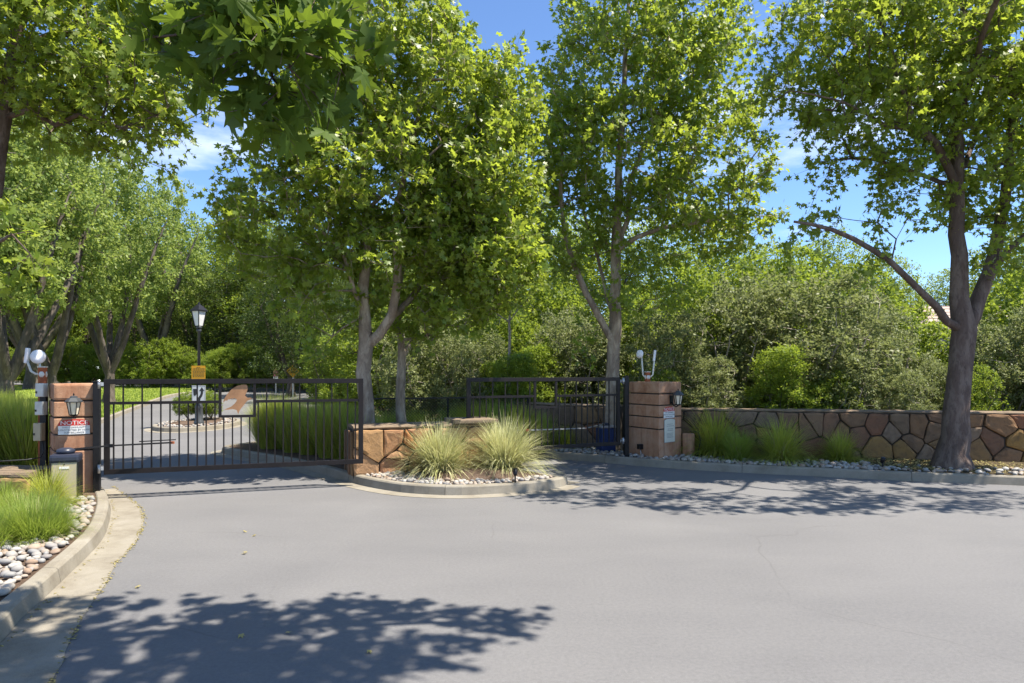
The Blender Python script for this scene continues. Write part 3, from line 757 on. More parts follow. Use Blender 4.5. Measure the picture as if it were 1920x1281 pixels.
# left pillar: face from LB to LA
fl = (Vector(LA)-Vector(LB)).normalized(); L_face = lambda s, z: Vector((LB[0]+fl.x*s, LB[1]+fl.y*s, z))
flen = (Vector(LA)-Vector(LB)).length
sx_of = lambda px: min(np.linspace(0, flen, 200), key=lambda s: abs(960+L_face(s,1).x/L_face(s,1).y*F-px))
wall_lantern('black coach lantern mounted above the notice on the pillar by the tan operator', frame(L_face(sx_of(140), zj(763,9.25)), (fl.x, fl.y, 0)), .92)
def notice(label, Mx, w=.36, h=.17):
    root = empty('notice_sign', Mx @ Vector((0,0,0))); tag(root, label, 'sign')
    local_mb(Mx, MB().prism([(-w/2,-h/2),(w/2,-h/2),(w/2,h*.12),(-w/2,h*.12)], .003, .008)).build('panel', M['signwhite'], root)
    arc = [(-w/2, h*.12), (w/2, h*.12)]+[(w/2*math.cos(a), h*.12+h*.46*math.sin(a)**.6) for a in np.linspace(.12, math.pi-.12, 14)]
    local_mb(Mx, MB().prism(arc, .003, .0085)).build('header', M['signred'], root)
    text_part('NOTICE', h*.40, Mx @ Matrix.Translation((0, h*.31, .0095)), M['signwhite'], root, sx=1.15)
    for t, y, s in (('THIS COMMUNITY', -.0, .15), ('IS PROTECTED BY VIDEO', -.19, .15), ('SURVEILLANCE', -.37, .15)):
        text_part(t, h*s, Mx @ Matrix.Translation((0, h*y, .0095)), M['inkgrey'], root, sx=1.2)
    return root
notice('red and white NOTICE sign on the pillar by the tan operator', frame(L_face(sx_of(139), zj(801.5,9.25)), (fl.x, fl.y, 0)), .365, .19)
# right pillar: lit face from RF to RR
fr = (Vector(RR)-Vector(RF)).normalized(); R_face = lambda s, z: Vector((RF[0]+fr.x*s, RF[1]+fr.y*s, z))
rs_of = lambda px: min(np.linspace(0, .75, 200), key=lambda s: abs(960+R_face(s,1).x/R_face(s,1).y*F-px))
wall_lantern('black coach lantern on the pillar that carries the cream plaque', frame(R_face(rs_of(1258), zj(748,13.05)), (fr.x, fr.y, 0)), .95)
notice('red and white NOTICE sign above the cream plaque', frame(R_face(rs_of(1254), zj(774,13.05)), (fr.x, fr.y, 0)), .36, .2)
pm = frame(R_face(rs_of(1255), zj(807.5,13.05)), (fr.x, fr.y, 0)); pl = empty('plaque', pm @ Vector((0,0,0))); tag(pl, 'tall cream plaque with arched top on the pillar', 'plaque')
def arch(w, h): return [(-w/2,-h/2),(w/2,-h/2),(w/2,h*.42)]+[(w/2*math.cos(a), h*.42+h*.08*math.sin(a)) for a in np.linspace(.2, math.pi-.2, 9)]+[(-w/2,h*.42)]
local_mb(pm, MB().prism(arch(.36,.46), .003, .009)).build('border', M['inkgrey'], pl)
local_mb(pm, MB().prism(arch(.345,.445), .004, .0115)).build('panel', M['plaque'], pl)
for k, (y, w) in enumerate([(.12,.16),(.085,.2),(.03,.13),(.0,.16),(-.055,.19),(-.08,.2),(-.105,.19),(-.13,.17)]):
    x = -w/2
    while x < w/2:
        l = R.uniform(.012,.04); local_mb(pm, MB().box((x+l/2, y, .012), (l, .009, .002))).build('text_line', M['inkgrey'], pl); x += l+.01
# flood light, antennas
fl_n = Vector((-(RL[1]-RF[1]), RL[0]-RF[0], 0)).normalized()
fp = Vector((*Vector(RF).lerp(Vector(RL), .55), zj(838,13.2)))
sp = empty('flood_light', fp); tag(sp, 'small black flood light low on the shaded side of the plaque pillar', 'light')
nf = Vector((RL[1]-RF[1], -(RL[0]-RF[0]), 0)).normalized(); nf = nf if nf.y < 0 else -nf
MB().box(fp+nf*.05, (.09,.09,.1), Matrix.Rotation(.4,3,'Z')).build('housing', M['black'], sp, bevel=.01); MB().tube([fp+nf*.04+Vector((0,0,-.05)), fp+nf*.02+Vector((0,0,-.16)), fp+nf*.02+Vector((0,0,-.5))], .008, 6).build('conduit', M['steel'], sp)
def antenna(label, base, htop, dish_c, dish_r, dish_n, pan_c, pan_h, col=M['rust'], w=.09):
    root = empty('radio_antenna', base); tag(root, label, 'antenna')
    MB().box((base[0], base[1], (base[2]+htop)/2), (w, w, htop-base[2]), Matrix.Rotation(.3,3,'Z')).build('mast', col, root, bevel=.006)
    MB().box((base[0], base[1], htop+.006), (w*1.15, w*1.15, .014), Matrix.Rotation(.3,3,'Z')).build('mast_cap', M['offwhite'], root)
    top = Vector((base[0], base[1], htop)); n = Vector(dish_n).normalized(); q = n.to_track_quat('Z', 'Y').to_matrix()
    MB().lathe([(dish_r*.5,-.06),(dish_r*.96,-.03),(dish_r,0),(dish_r*.97,.012),(dish_r*.6,.03),(0,.036)], 24, dish_c, q).build('dish', M['white'], root)
    pc_ = Vector(pan_c); MB().box(pc_, (.045,.06,pan_h), Matrix.Rotation(.12,3,'Y')).build('panel', M['white'], root, bevel=.012)
    for tgt in (Vector(dish_c)-n*.05, pc_-Vector((0,0,pan_h*.35))):
        s0 = top-Vector((0,0,.1)); mid = Vector((tgt.x, tgt.y, s0.z+.06)).lerp(s0, .25)
        MB().tube([s0, s0.lerp(mid,.6)+Vector((0,0,-.02)), mid, mid.lerp(tgt,.5), tgt], .016, 8).build('bracket', M['offwhite'], root)
    MB().lathe([(.05,-.04),(.06,0),(.05,.04)], 10, top-Vector((0,0,.1))).build('clamp', M['offwhite'], root)
    return root
Ya = 9.75
mb_ = at(80,718,Ya); antenna('white radio dish and panel on a rust brown mast behind the junction boxes', (mb_.x, mb_.y, KH), at(80,689,Ya).z, at(71,669,Ya), .1, (.25,-1,.1), at(51,667,Ya), .22)
Yb = 13.55; mb2 = at(1214,712,Yb)
antenna('white disc and panel antenna on a rusty stub on top of the plaque pillar', (mb2.x, mb2.y, zj(718,12.95)-.02), at(1214,698,Yb).z, at(1199,664,Yb), .085, (-.9,-.5,.1), at(1227,667,Yb), .22, w=.085)
Yc = 9.62
bp = at(77,800,Yc); pp = empty('equipment_post', (bp.x, bp.y+.05, KH)); tag(pp, 'black steel post that carries three junction boxes', 'post')
MB().box((bp.x, bp.y+.06, .85), (.085,.05,1.45)).build('post', M['black'], pp)
MB().tube([at(80,828,Yc), at(82,848,Yc-.1), at(76,858,Yc-.3), at(50,862,Yc-.45), at(0,865,Yc-.5), at(-60,866,Yc-.5)], .008, 6).build('cable', M['ink'], pp)
for nm, y0, y1, x0, x1, mt in (('pale green grey junction box topmost on the black post', 719,744,73,89,'offwhite'), ('pale green grey junction box in the middle of the black post',753,778,72,88,'offwhite'), ('beige junction box lowest on the black post',793,826,69,84,'beige')):
    a = at(x0,y0,Yc); b = at(x1,y1,Yc); r_ = empty('junction_box', ((a.x+b.x)/2, a.y-.02, b.z)); tag(r_, nm, 'junction box')
    MB().box(((a.x+b.x)/2, a.y-.03, (a.z+b.z)/2), (b.x-a.x, .09, a.z-b.z)).build('box', M[mt], r_, bevel=.006)
    MB().box(((a.x+b.x)/2, a.y-.079, (a.z+b.z)/2), ((b.x-a.x)*.9, .008, (a.z-b.z)*.92)).build('lid', M[mt], r_, bevel=.003)
    MB().box((a.x+.02, a.y-.086, (a.z+b.z)/2-.03), (.02,.008,.03)).build('latch', M['ink'], r_)
# low utility stub beside the plaque pillar
ub = Vector((3.44,13.3,KH)); us = empty('utility_pedestal', ub); tag(us, 'short terracotta utility pedestal with a looped cable beside the plaque pillar', 'pedestal')
MB().box(ub+Vector((0,0,.21)), (.13,.2,.46), Matrix.Rotation(.7,3,'Z')).build('body', M['block'], us, bevel=.02)
MB().tube([ub+Vector((.02,-.1,.5)), ub+Vector((.16,-.12,.47)), ub+Vector((.2,-.12,.3)), ub+Vector((.15,-.12,.08)), ub+Vector((.12,-.12,0))], .007, 6).build('cable', M['ink'], us)

# landscape spot lights
def spot(label, p, h=.17, tilt=.5):
    r_ = empty('spot_light', (p.x, p.y, KH)); tag(r_, label, 'spot light')
    MB().tube([(p.x,p.y,KH-.05),(p.x,p.y,KH+h*.55)], .012, 6).build('stake', M['black'], r_)
    q = Matrix.Rotation(tilt,3,'X')
    MB().lathe([(.018,-.05),(.032,-.03),(.036,.05),(.03,.052)], 10, (p.x,p.y,KH+h*.75), q).build('head', M['black'], r_)
spot('black spot light among the cobbles in front of the feathery green plant', hit(100,985,KH), .24, .15)
spot('black spot light at the foot of the orange median wall', hit(763,888,KH), .2)
spot('black spot light by the curved kerb in front of the pale grass clumps', hit(966,905,KH), .2, -.5)
spot('black spot light by the kerb near the large roadside sycamore trunk', hit(1655,880,KH), .2)
pb = hit(993,838,KH); r_ = empty('path_light', (pb.x,pb.y,KH)); tag(r_, 'short black path light with a white head behind the gate without emblem', 'light')
MB().tube([(pb.x,pb.y,KH),(pb.x,pb.y,KH+.5)], .035, 8).build('post', M['black'], r_); MB().box((pb.x-.06,pb.y-.05,KH+.47), (.14,.08,.05)).build('head', M['white'], r_, bevel=.01)

# black wire fence behind the median
f0, f1 = Vector((-3.1,14.1)), Vector((.35,15.2)); fz0, fz1 = KH, zj(747,14.4)
fr_ = empty('wire_fence', (f0.x,f0.y,KH)); tag(fr_, 'black chain link fence with a thin top rail behind the median wall', 'fence')
MB().bar((f0.x,f0.y,fz1), (f1.x,f1.y,fz1), .03, .03).build('top_rail', M['black'], fr_)
for t in (0,.5,1): p = f0.lerp(f1,t); MB().tube([(p.x,p.y,0),(p.x,p.y,fz1)], .02, 6).build('post', M['black'], fr_)
wire = MB(); Lf = (f1-f0).length; hf = fz1-fz0; uf = (f1-f0)/Lf; st = .065
for sgn in (1,-1):
    x = -hf
    while x < Lf+hf:
        s0, s1, z0, z1 = x, x+sgn*hf, fz0, fz1
        lo, hi = 0, 1
        if s1 != s0:
            ta, tb = sorted(((0-s0)/(s1-s0), (Lf-s0)/(s1-s0))); lo, hi = max(0, ta), min(1, tb)
        if hi > lo:
            pa_ = f0+uf*(s0+(s1-s0)*lo); pb_ = f0+uf*(s0+(s1-s0)*hi)
            wire.tube([(pa_.x,pa_.y,z0+hf*lo),(pb_.x,pb_.y,z0+hf*hi)], .0035, 3, False)
        x += st
o = wire.build('wire_mesh', M['black'], fr_); o['kind'] = 'stuff'

# street lamp and traffic signs
lb = hit(373,796,KH); lz = terr(lb.y)+KH; lp = empty('street_lamp', (lb.x,lb.y,lz)); tag(lp, 'tall black lamp post with a glass lantern on a small kerbed island', 'street lamp')
zt = at(373,572,lb.y).z; c = (lb.x,lb.y,0)
MB().lathe([(.15,lz-.05),(.15,lz+.08),(.12,lz+.12),(.11,lz+.5),(.125,lz+.54),(.09,lz+.62),(.06,lz+.95),(.05,lz+1.0)], 12, c).build('base', M['postgrey'], lp)
MB().lathe([(.05,lz+1.0),(.04,zt-.85),(.06,zt-.84),(.075,zt-.78),(.05,zt-.72)], 12, c).build('pole', M['postgrey'], lp)
MB().lathe([(.09,zt-.72),(.1,zt-.68),(.07,zt-.66)], 8, c).build('collar', M['postgrey'], lp)
MB().lathe([(.11,zt-.64),(.2,zt-.2)], 4, c, None, False, .4).build('glass', M['signwhite'], lp)
for i in range(4):
    a = .4+math.pi/2*i; MB().bar((lb.x+.115*math.cos(a),lb.y+.115*math.sin(a),zt-.66), (lb.x+.206*math.cos(a),lb.y+.206*math.sin(a),zt-.18), .022).build('frame_bar', M['black'], lp)
MB().lathe([(.25,zt-.2),(.25,zt-.16),(.09,zt-.02),(.05,zt+.01),(.02,zt+.08),(0,zt+.1)], 4, c, None, False, .4).build('roof', M['black'], lp)
def flat_sign(name, label, px0, px1, py0, py1, Y, mat, post=None, border=None):
    a = at(px0,py0,Y); b = at(px1,py1,Y); ctr = (a+b)/2; root = empty(name, ctr); tag(root, label, 'sign'); Mx = frame(ctr, (1,0,0)); w, h = b.x-a.x, a.z-b.z
    local_mb(Mx, MB().box((0,0,0), (w,h,.006))).build('panel', mat, root, bevel=.002)
    return root, Mx, w, h
ys = lb.y-.11
sy, Mx, w, h = flat_sign('notice_board', 'square yellow sign of small black text on the lamp post', 359,385,686,711, ys, M['signyellow'])
for k in range(8):
    x = -w*.4 if k else -w*.12; e = w*.4 if k else w*.12; y = h*(.38-.1*k)
    while x < e:
        l = R.uniform(.02,.06); local_mb(Mx, MB().box((x+l/2,y,.0045), (l,h*.035,.002))).build('text_line', M['ink'], sy); x += l+.018
sk, Mx, w, h = flat_sign('keep_right_sign', 'white sign with a curved black arrow on the lamp post', 359.5,385.5,723,755, ys, M['signwhite'])
mapk = lambda x, y: ((x-.5)*w, (.5-y)*h)
arrow = [(.44,.92),(.62,.92),(.64,.76),(.76,.62),(.82,.46),(.82,.32),(.92,.32),(.73,.1),(.54,.32),(.66,.32),(.66,.44),(.6,.56),(.47,.7)]
bulb = [(.1,.2),(.42,.2),(.4,.42),(.32,.55),(.22,.62),(.14,.55)]
for sh in (arrow, bulb): local_mb(Mx, MB().prism([mapk(*p) for p in sh][::-1], .0035, .006)).build('symbol', M['ink'], sk)
for a_, b_, c_, d_ in ((.02,.02,.98,.035),(.02,.965,.98,.98),(.02,.02,.04,.98),(.96,.02,.98,.98)):
    p0, p1 = mapk(a_,b_), mapk(c_,d_); local_mb(Mx, MB().box(((p0[0]+p1[0])/2,(p0[1]+p1[1])/2,.0045), (abs(p1[0]-p0[0]),abs(p1[1]-p0[1]),.002))).build('border', M['ink'], sk)
Yd = 37.5; dc = at(549,696,Yd); ds = empty('diamond_sign', (dc.x,dc.y,terr(Yd)+KH)); tag(ds, 'yellow diamond warning sign on a steel post', 'sign'); Mx = frame(dc, (1,0,0)) @ Matrix.Rotation(math.pi/4,4,'Z')
local_mb(Mx, MB().box((0,0,0), (.5,.5,.008))).build('panel', M['signyellow'], ds, bevel=.003)
MB().bar((dc.x,dc.y+.03,terr(Yd)), (dc.x,dc.y+.03,dc.z+.3), .05).build('post', M['steel'], ds)
Mx = frame(dc, (1,0,0))
for y, w_ in ((.08,.2),(0,.34),(-.08,.24)):
    x = -w_/2
    while x < w_/2-.02: l = R.uniform(.04,.08); local_mb(Mx, MB().box((x+l/2,y,.006), (l,.04,.003))).build('text_line', M['ink'], ds); x += l+.025
Ye = 41; ec = at(517,699,Ye); es = empty('small_sign', (ec.x,ec.y,terr(Ye)+KH)); tag(es, 'small faded red sign on a post near the yellow diamond', 'sign'); Mx = frame(ec, (1,0,0))
local_mb(Mx, MB().prism([(-.14,-.22),(.14,-.22),(.14,.12),(0,.26),(-.14,.12)], -.005, .005)).build('panel', M['signpink'], es)
local_mb(Mx, MB().box((0,-.32,0), (.28,.16,.01))).build('lower_panel', M['signwhite'], es)
MB().bar((ec.x,ec.y+.03,terr(Ye)), (ec.x,ec.y+.03,ec.z), .05).build('post', M['steel'], es)

# house behind the shrubs
hs = empty('house', (20.5,33,terr(33))); tag(hs, 'house with a pinkish brown shingle roof behind the shrubs', 'house'); hz = terr(33)
MB().box((22,34,hz+1.4), (14,7,2.9)).build('wall', M['stucco'], hs)
rf = empty('roof', (22,34,hz+2.8)); rf.parent = hs; rf.matrix_parent_inverse = wm(hs).inverted(); rf.location = (22,34,hz+2.8)
ze, zr = at(0,668,29.8).z, at(0,575,34).z
MB().prism([(29.9,ze-.05),(38.1,ze-.05),(34,zr-.03)], 14.4, 29.6, Matrix(((0,0,1),(1,0,0),(0,1,0)))).build('roof_deck', M['mortar'], hs)
for sgn in (-1,1):
    n = 14
    for k in range(n):
        t0, t1 = k/n, (k+1.15)/n; y0 = 34+sgn*4.2*(1-t0); y1 = 34+sgn*4.2*(1-t1); z0 = ze+(zr-ze)*t0; z1 = ze+(zr-ze)*t1
        x = 14.2
        while x < 29.8:
            wd = R.uniform(.8,1.4); dz = R.uniform(0,.02)
            MB().add([(x,y0,z0+.05+dz),(x+wd-.012,y0,z0+.05+dz),(x+wd-.012,y1,z1+.02),(x,y1,z1+.02),(x,y0,z0),(x+wd-.012,y0,z0)], [(0,1,2,3),(4,5,1,0)]).build('shingle', M['shingle'], hs) if sgn < 0 else None
            x += wd
        if sgn > 0: MB().add([(14.2,y0,z0+.05),(29.8,y0,z0+.05),(29.8,y1,z1+.02),(14.2,y1,z1+.02)], [(0,1,2,3)]).build('shingle_course', M['shingle'], hs)
bpy.data.objects.remove(rf)
for x in (17.5, 21, 25):
    w_ = MB().box((x,30.47,hz+1.5), (1.3,.08,1.2)).build('window', M['signwhite'], hs); MB().box((x,30.42,hz+1.5), (1.14,.03,1.04)).build('pane', M['winglass'], w_)
# ================================================================ vegetation
def leaf_template(kind):
    if kind == 'syc':
        pol = [(-150,.22),(-97,.62),(-72,.40),(-46,.86),(-22,.50),(0,1.0),(22,.50),(46,.86),(72,.40),(97,.62),(150,.22)]
        V = [(0.06,0,0)]
        for a, r in pol:
            a = math.radians(a); V.append((r*math.cos(a), r*math.sin(a), -.16*r*r+.06*math.cos(3*a)*r))
        n = len(pol); T = [(0, i, i+1) for i in range(1, n)]
        return np.array(V), np.array(T)
    if kind == 'syc_low':
        pol = [(-120,.4),(-48,.9),(-22,.5),(0,1.0),(22,.5),(48,.9),(120,.4)]
        V = [(0.05,0,0)]+[(r*math.cos(math.radians(a)), r*math.sin(math.radians(a)), -.16*r*r) for a, r in pol]
        return np.array(V), np.array([(0, i, i+1) for i in range(1, 7)])
    if kind == 'lance': w = .17
    else: w = .3
    return np.array([(0,0,0),(.45,-w,-.04),(1,0,-.12),(.45,w,-.04)]), np.array([(0,1,2),(0,2,3)])
def unit(a): return a/np.maximum(np.linalg.norm(a, axis=-1, keepdims=True), 1e-9)
def leaf_mesh(name, pos, tip, nrm, scale, kind, smooth=False):
    V, T = leaf_template(kind); x = unit(tip); z = unit(nrm-x*np.sum(nrm*x, -1, keepdims=True)); y = np.cross(z, x)
    Rm = np.stack([x, y, z], -1); n = len(pos)
    P = np.einsum('nij,kj->nki', Rm, V)*scale[:, None, None]+pos[:, None, :]
    TT = (T[None]+(np.arange(n)*len(V))[:, None, None]).reshape(-1, 3)
    return np_mesh(name, P.reshape(-1, 3), TT, smooth)
def grow(stems, blobs, ncl, seed, jitter=.04, spacing=.22, tip_r=.005, shell=.55):
    """stems: polylines [(x,y,z,r),...]; blobs: (centre, radii, weight). Returns node arrays and the cluster nodes."""
    rg = np.random.default_rng(seed); pos = []; par = []; rsp = []
    for si, st in enumerate(stems):
        pts = [Vector(p[:3]) for p in st]; rr = [p[3] for p in st]
        prev = -1
        if si:
            d = [(Vector(q)-pts[0]).length for q in pos]; prev = int(np.argmin(d))
        for i in range(len(pts)):
            if i == 0:
                if prev < 0: pos.append(tuple(pts[0])); par.append(-1); rsp.append(rr[0]); prev = 0
                continue
            P0 = pts[max(i-2, 0)]; p1, p2 = pts[i-1], pts[i]; P3 = pts[min(i+1, len(pts)-1)]; L = (p2-p1).length; n = max(1, int(L/.3))
            for k in range(1, n+1):
                t = k/n; p = .5*((2*p1)+(p2-P0)*t+(2*P0-5*p1+4*p2-P3)*t*t+(3*p1-P0-3*p2+P3)*t**3); r = rr[i-1]+(rr[i]-rr[i-1])*t
                pos.append((p.x+rg.normal(0, jitter*.3), p.y+rg.normal(0, jitter*.3), p.z)); par.append(prev); rsp.append(r); prev = len(pos)-1
    ns = len(pos)
    W_ = np.array([b[2]*b[1][0]*b[1][1]*b[1][2] for b in blobs]); W_ = W_/W_.sum(); pts = []; cell = {}
    tries = 0
    while len(pts) < ncl and tries < ncl*12:
        tries += 1; b = blobs[rg.choice(len(blobs), p=W_)]; v = rg.normal(size=3); v /= np.linalg.norm(v); rad = rg.uniform(0, 1)**(1/3*(1-shell)+.05)
        p = np.array(b[0])+v*rad*np.array(b[1])
        if p[2] < .3: continue
        key = tuple((p/spacing).astype(int))
        if cell.get(key, 0) >= 1: continue
        cell[key] = 1; pts.append(p)
    pts = np.array(pts); SP = np.array(pos)
    dmin = np.array([np.min(np.linalg.norm(SP-p, axis=1)) for p in pts]); order = np.argsort(dmin)
    cap = ns+len(pts)*14; A = np.zeros((cap, 3)); A[:ns] = SP; plen = np.zeros(cap); cnt = ns; clus = []
    rspa = np.array(rsp); thin = np.zeros(cap); thin[:ns] = np.where(rspa > .11, .8, 0)
    for i in order:
        p = pts[i]; d = np.linalg.norm(A[:cnt]-p, axis=1); up = np.maximum(A[:cnt, 2]-p[2], 0)
        q = int(np.argmin(d+.12*plen[:cnt]+.5*up+thin[:cnt])); L = d[q]; n = max(1, int(L/.28)); a = A[q]
        ctrl = a*.5+p*.5+np.array([0, 0, .13*L])+rg.normal(0, .07*L, 3); prev = q
        for k in range(1, n+1):
            t = k/n; w = (1-t)**2*a+2*t*(1-t)*ctrl+t*t*p
            if k < n: w = w+rg.normal(0, jitter*.6, 3)
            A[cnt] = w; par.append(prev); rsp.append(0); plen[cnt] = plen[prev]+L/n; prev = cnt; cnt += 1
        clus.append(prev)
    A = A[:cnt]; par = np.array(par); rsp = np.array(rsp); e = 2.25; ar = np.zeros(cnt); ar[clus] = tip_r**e; kids = np.bincount(par[par >= 0], minlength=cnt)
    ar[(kids == 0) & (ar == 0)] = tip_r**e
    for i in range(cnt-1, 0, -1): ar[par[i]] += ar[i]
    r = ar**(1/e); r[:ns] = np.where(rsp[:ns] > 0, np.maximum(rsp[:ns], np.minimum(r[:ns], rsp[:ns]*1.1)), r[:ns])
    for i in range(ns, cnt): r[i] = min(r[i], r[par[i]]*.85)
    return A, par, r, np.array(clus, int), ns
def wood_mesh(name, A, par, r, minr=0.0, flare=None):
    cnt = len(A); kids = [[] for _ in range(cnt)]
    for i in range(cnt):
        if par[i] >= 0: kids[par[i]].append(i)
    chains = []; stack = [(0, None)]
    while stack:
        s, p = stack.pop(); ch = ([p] if p is not None else [])+[s]; c = s
        while kids[c]:
            ks = sorted(kids[c], key=lambda k: -r[k]); 
            for k in ks[1:]: stack.append((k, c))
            c = ks[0]; ch.append(c)
        chains.append((ch, p is not None))
    Vs = []; Ts = []; b = 0
    for ch, att in chains:
        P = A[ch]; rr = r[ch].copy()
        if att: rr[0] = min(rr[0], rr[1]*1.15)
        if rr.max() < minr or len(P) < 2: continue
        n = 12 if rr.max() > .09 else 7 if rr.max() > .03 else 4 if rr.max() > .012 else 3
        tan = np.gradient(P, axis=0); tan = unit(tan); ref = np.array([1.0, .13, .07]); u = None; ring = []
        for i in range(len(P)):
            t = tan[i]; u = np.cross(t, ref) if u is None else u-t*np.dot(u, t)
            if np.linalg.norm(u) < 1e-6: u = np.cross(t, np.array([0, 1.0, 0]))
            u = u/np.linalg.norm(u); w = np.cross(t, u); a = np.arange(n)*2*math.pi/n
            rad = rr[i]*(1+(.06*np.sin(3*a+i*.4)+.05*np.sin(5*a-i*.7) if n == 12 else 0))
            if flare and i < 4 and not att: rad = rad*(1+flare*np.exp(-i*1.1)*(1+.35*np.sin(4*a+1)))
            ring.append(P[i]+np.outer(np.cos(a)*rad, u)+np.outer(np.sin(a)*rad, w))
        V = np.concatenate(ring); m = len(P); k = np.arange(n); k2 = (k+1) % n
        for i in range(m-1):
            a0 = b+i*n; Ts.append(np.stack([a0+k, a0+k2, a0+n+k2], 1)); Ts.append(np.stack([a0+k, a0+n+k2, a0+n+k], 1))
        Vs.append(V); b += len(V)
    return np_mesh(name, np.concatenate(Vs), np.concatenate(Ts), True)
def leaf_cloud(A, par, clus, nleaf, seed, spread=.34, droop=.25, upn=(.12, -.08, .8), size=(.07, .11)):
    rg = np.random.default_rng(seed); nc = len(clus); p = A[clus]; d = unit(p-A[np.maximum(par[clus], 0)])
    tw = 5; per = max(1, nleaf//tw)
    tdir = unit(d[:, None, :]*.6+rg.normal(size=(nc, tw, 3))*.75+np.array([0, 0, .1])); tl = rg.uniform(.5, 1.3, (nc, tw, 1))*spread
    t = rg.uniform(.15, 1.0, (nc, tw, per, 1)); pos = p[:, None, None, :]+tdir[:, :, None, :]*tl[:, :, None, :]*t+rg.normal(0, .05*spread/.34, (nc, tw, per, 3))
    tip = unit(tdir[:, :, None, :]*.6+rg.normal(size=(nc, tw, per, 3))*.75-np.array([0, 0, droop])); nrm = unit(np.array(upn)+rg.normal(size=(nc, tw, per, 3))*.6)
    sc = rg.uniform(size[0], size[1], (nc, tw, per)); sc *= np.where(rg.uniform(size=sc.shape) < .15, .6, 1)
    twigs = (np.repeat(p[:, None, :], tw, 1).reshape(-1, 3), (p[:, None, :]+tdir*tl).reshape(-1, 3))
    return pos.reshape(-1, 3), tip.reshape(-1, 3), nrm.reshape(-1, 3), sc.ravel(), twigs
def twig_mesh(name, a, b, r=.003):
    d = unit(b-a); u = unit(np.cross(d, np.array([.3, .5, .81]))); w = np.cross(d, u); n = len(a); V = []
    for q, rr in ((a, r), (b, r*.5)):
        for k in range(3):
            an = 2*math.pi*k/3; V.append(q+(u*math.cos(an)+w*math.sin(an))*rr)
    V = np.stack(V, 1).reshape(-1, 3); T = np.array([(0,1,4),(0,4,3),(1,2,5),(1,5,4),(2,0,3),(2,3,5)])
    return V, (T[None]+(np.arange(n)*6)[:, None, None]).reshape(-1, 3)
def tree(name, label, cat, base, stems, blobs, ncl, nleaf, leafmat, barkmat, seed, kind='syc', size=(.07,.11), spread=.34, flare=.35, group=None, spacing=.22, tip_r=.005, minr=.0, twigs=True, droop=.25, near_single=None, local=False):
    A, par, r, clus, ns = grow(stems, blobs, ncl, seed, spacing=spacing, tip_r=tip_r)
    root = empty(name, (0, 0, 0) if local else base); tag(root, label, cat, group)
    off = np.zeros(3) if local else np.array(base)
    me = wood_mesh('trunk', A-off, par, r, minr, flare); link_mesh('trunk', me, barkmat, root, False)
    pos, tip, nrm, sc, (ta, tb) = leaf_cloud(A, par, clus, nleaf, seed+1, spread, droop, (.32, -.28, .5) if kind.startswith('syc') else (.15, -.15, .7), size)
    if near_single:
        sel = near_single(pos); ids = np.where(sel)[0][:300]; mask = np.ones(len(pos), bool); mask[ids] = False
        lm = big_leaf_meshes()
        for i in ids:
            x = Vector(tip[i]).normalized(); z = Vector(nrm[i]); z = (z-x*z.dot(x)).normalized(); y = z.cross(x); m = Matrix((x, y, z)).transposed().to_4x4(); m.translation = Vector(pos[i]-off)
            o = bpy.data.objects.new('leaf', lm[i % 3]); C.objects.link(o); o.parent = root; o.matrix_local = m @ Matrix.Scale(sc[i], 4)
        pos, tip, nrm, sc = pos[mask], tip[mask], nrm[mask], sc[mask]
    crown = link_mesh('crown', leaf_mesh('crown', pos-off, tip, nrm, sc, kind), leafmat, root, False)
    if twigs:
        V, T = twig_mesh('twigs', ta-off, tb-off); t_ = link_mesh('twigs', np_mesh('twigs', V, T), barkmat, root, False); t_['kind'] = 'stuff'
    return root
_big = []
def big_leaf_meshes():
    if _big: return _big
    for s in range(3):
        r = random.Random(s+5); lob = [(-100,.62),(-48,.9),(0,1.02),(48,.88),(100,.6)]; out = [(-158,.24)]
        for i, (a, rr) in enumerate(lob):
            rr *= r.uniform(.9, 1.1); a += r.uniform(-5, 5)
            out += [(a-17, rr*.66), (a-9, rr*.70), (a-6, rr*.83), (a, rr), (a+6, rr*.83), (a+9, rr*.70), (a+17, rr*.66)]
            if i < 4: out.append(((a+lob[i+1][0])/2, .40))
        out.append((158,.24)); V = [(.08,0,.02)]; fs = []
        curl = r.uniform(.1, .24)
        for a, rr in out:
            an = math.radians(a); ridge = .05*math.cos(math.radians(a*3.75))*rr
            V.append((rr*math.cos(an), rr*math.sin(an), -curl*rr*rr+ridge))
        n = len(out)
        for i in range(1, n): fs.append((0, i, i+1))
        b = len(V); V += [(0,-.012,0),(0,.012,0),(-.55,.01,-.2),(-.55,-.01,-.2)]; fs.append((b,b+1,b+2,b+3))
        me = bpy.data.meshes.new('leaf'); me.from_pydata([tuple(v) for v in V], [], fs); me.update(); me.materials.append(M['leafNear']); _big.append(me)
    return _big
def pb(px, py, Y, rx, ry, depth, w=1.0):
    """foliage lobe whose extent in the photo is rx by ry pixels around (px, py), standing at distance Y"""
    c = at(px, py, Y); return ((c.x, c.y, c.z), (rx*Y/F, depth, ry*Y/F), w)
def stem(Y, pts, dy=0.0):
    """pts: (px, py, radius[, extra depth])"""
    o = []
    for p in pts:
        y = Y+(p[3] if len(p) > 3 else 0); q = at(p[0], p[1], y); o.append((q.x, q.y, q.z, p[2]))
    return o
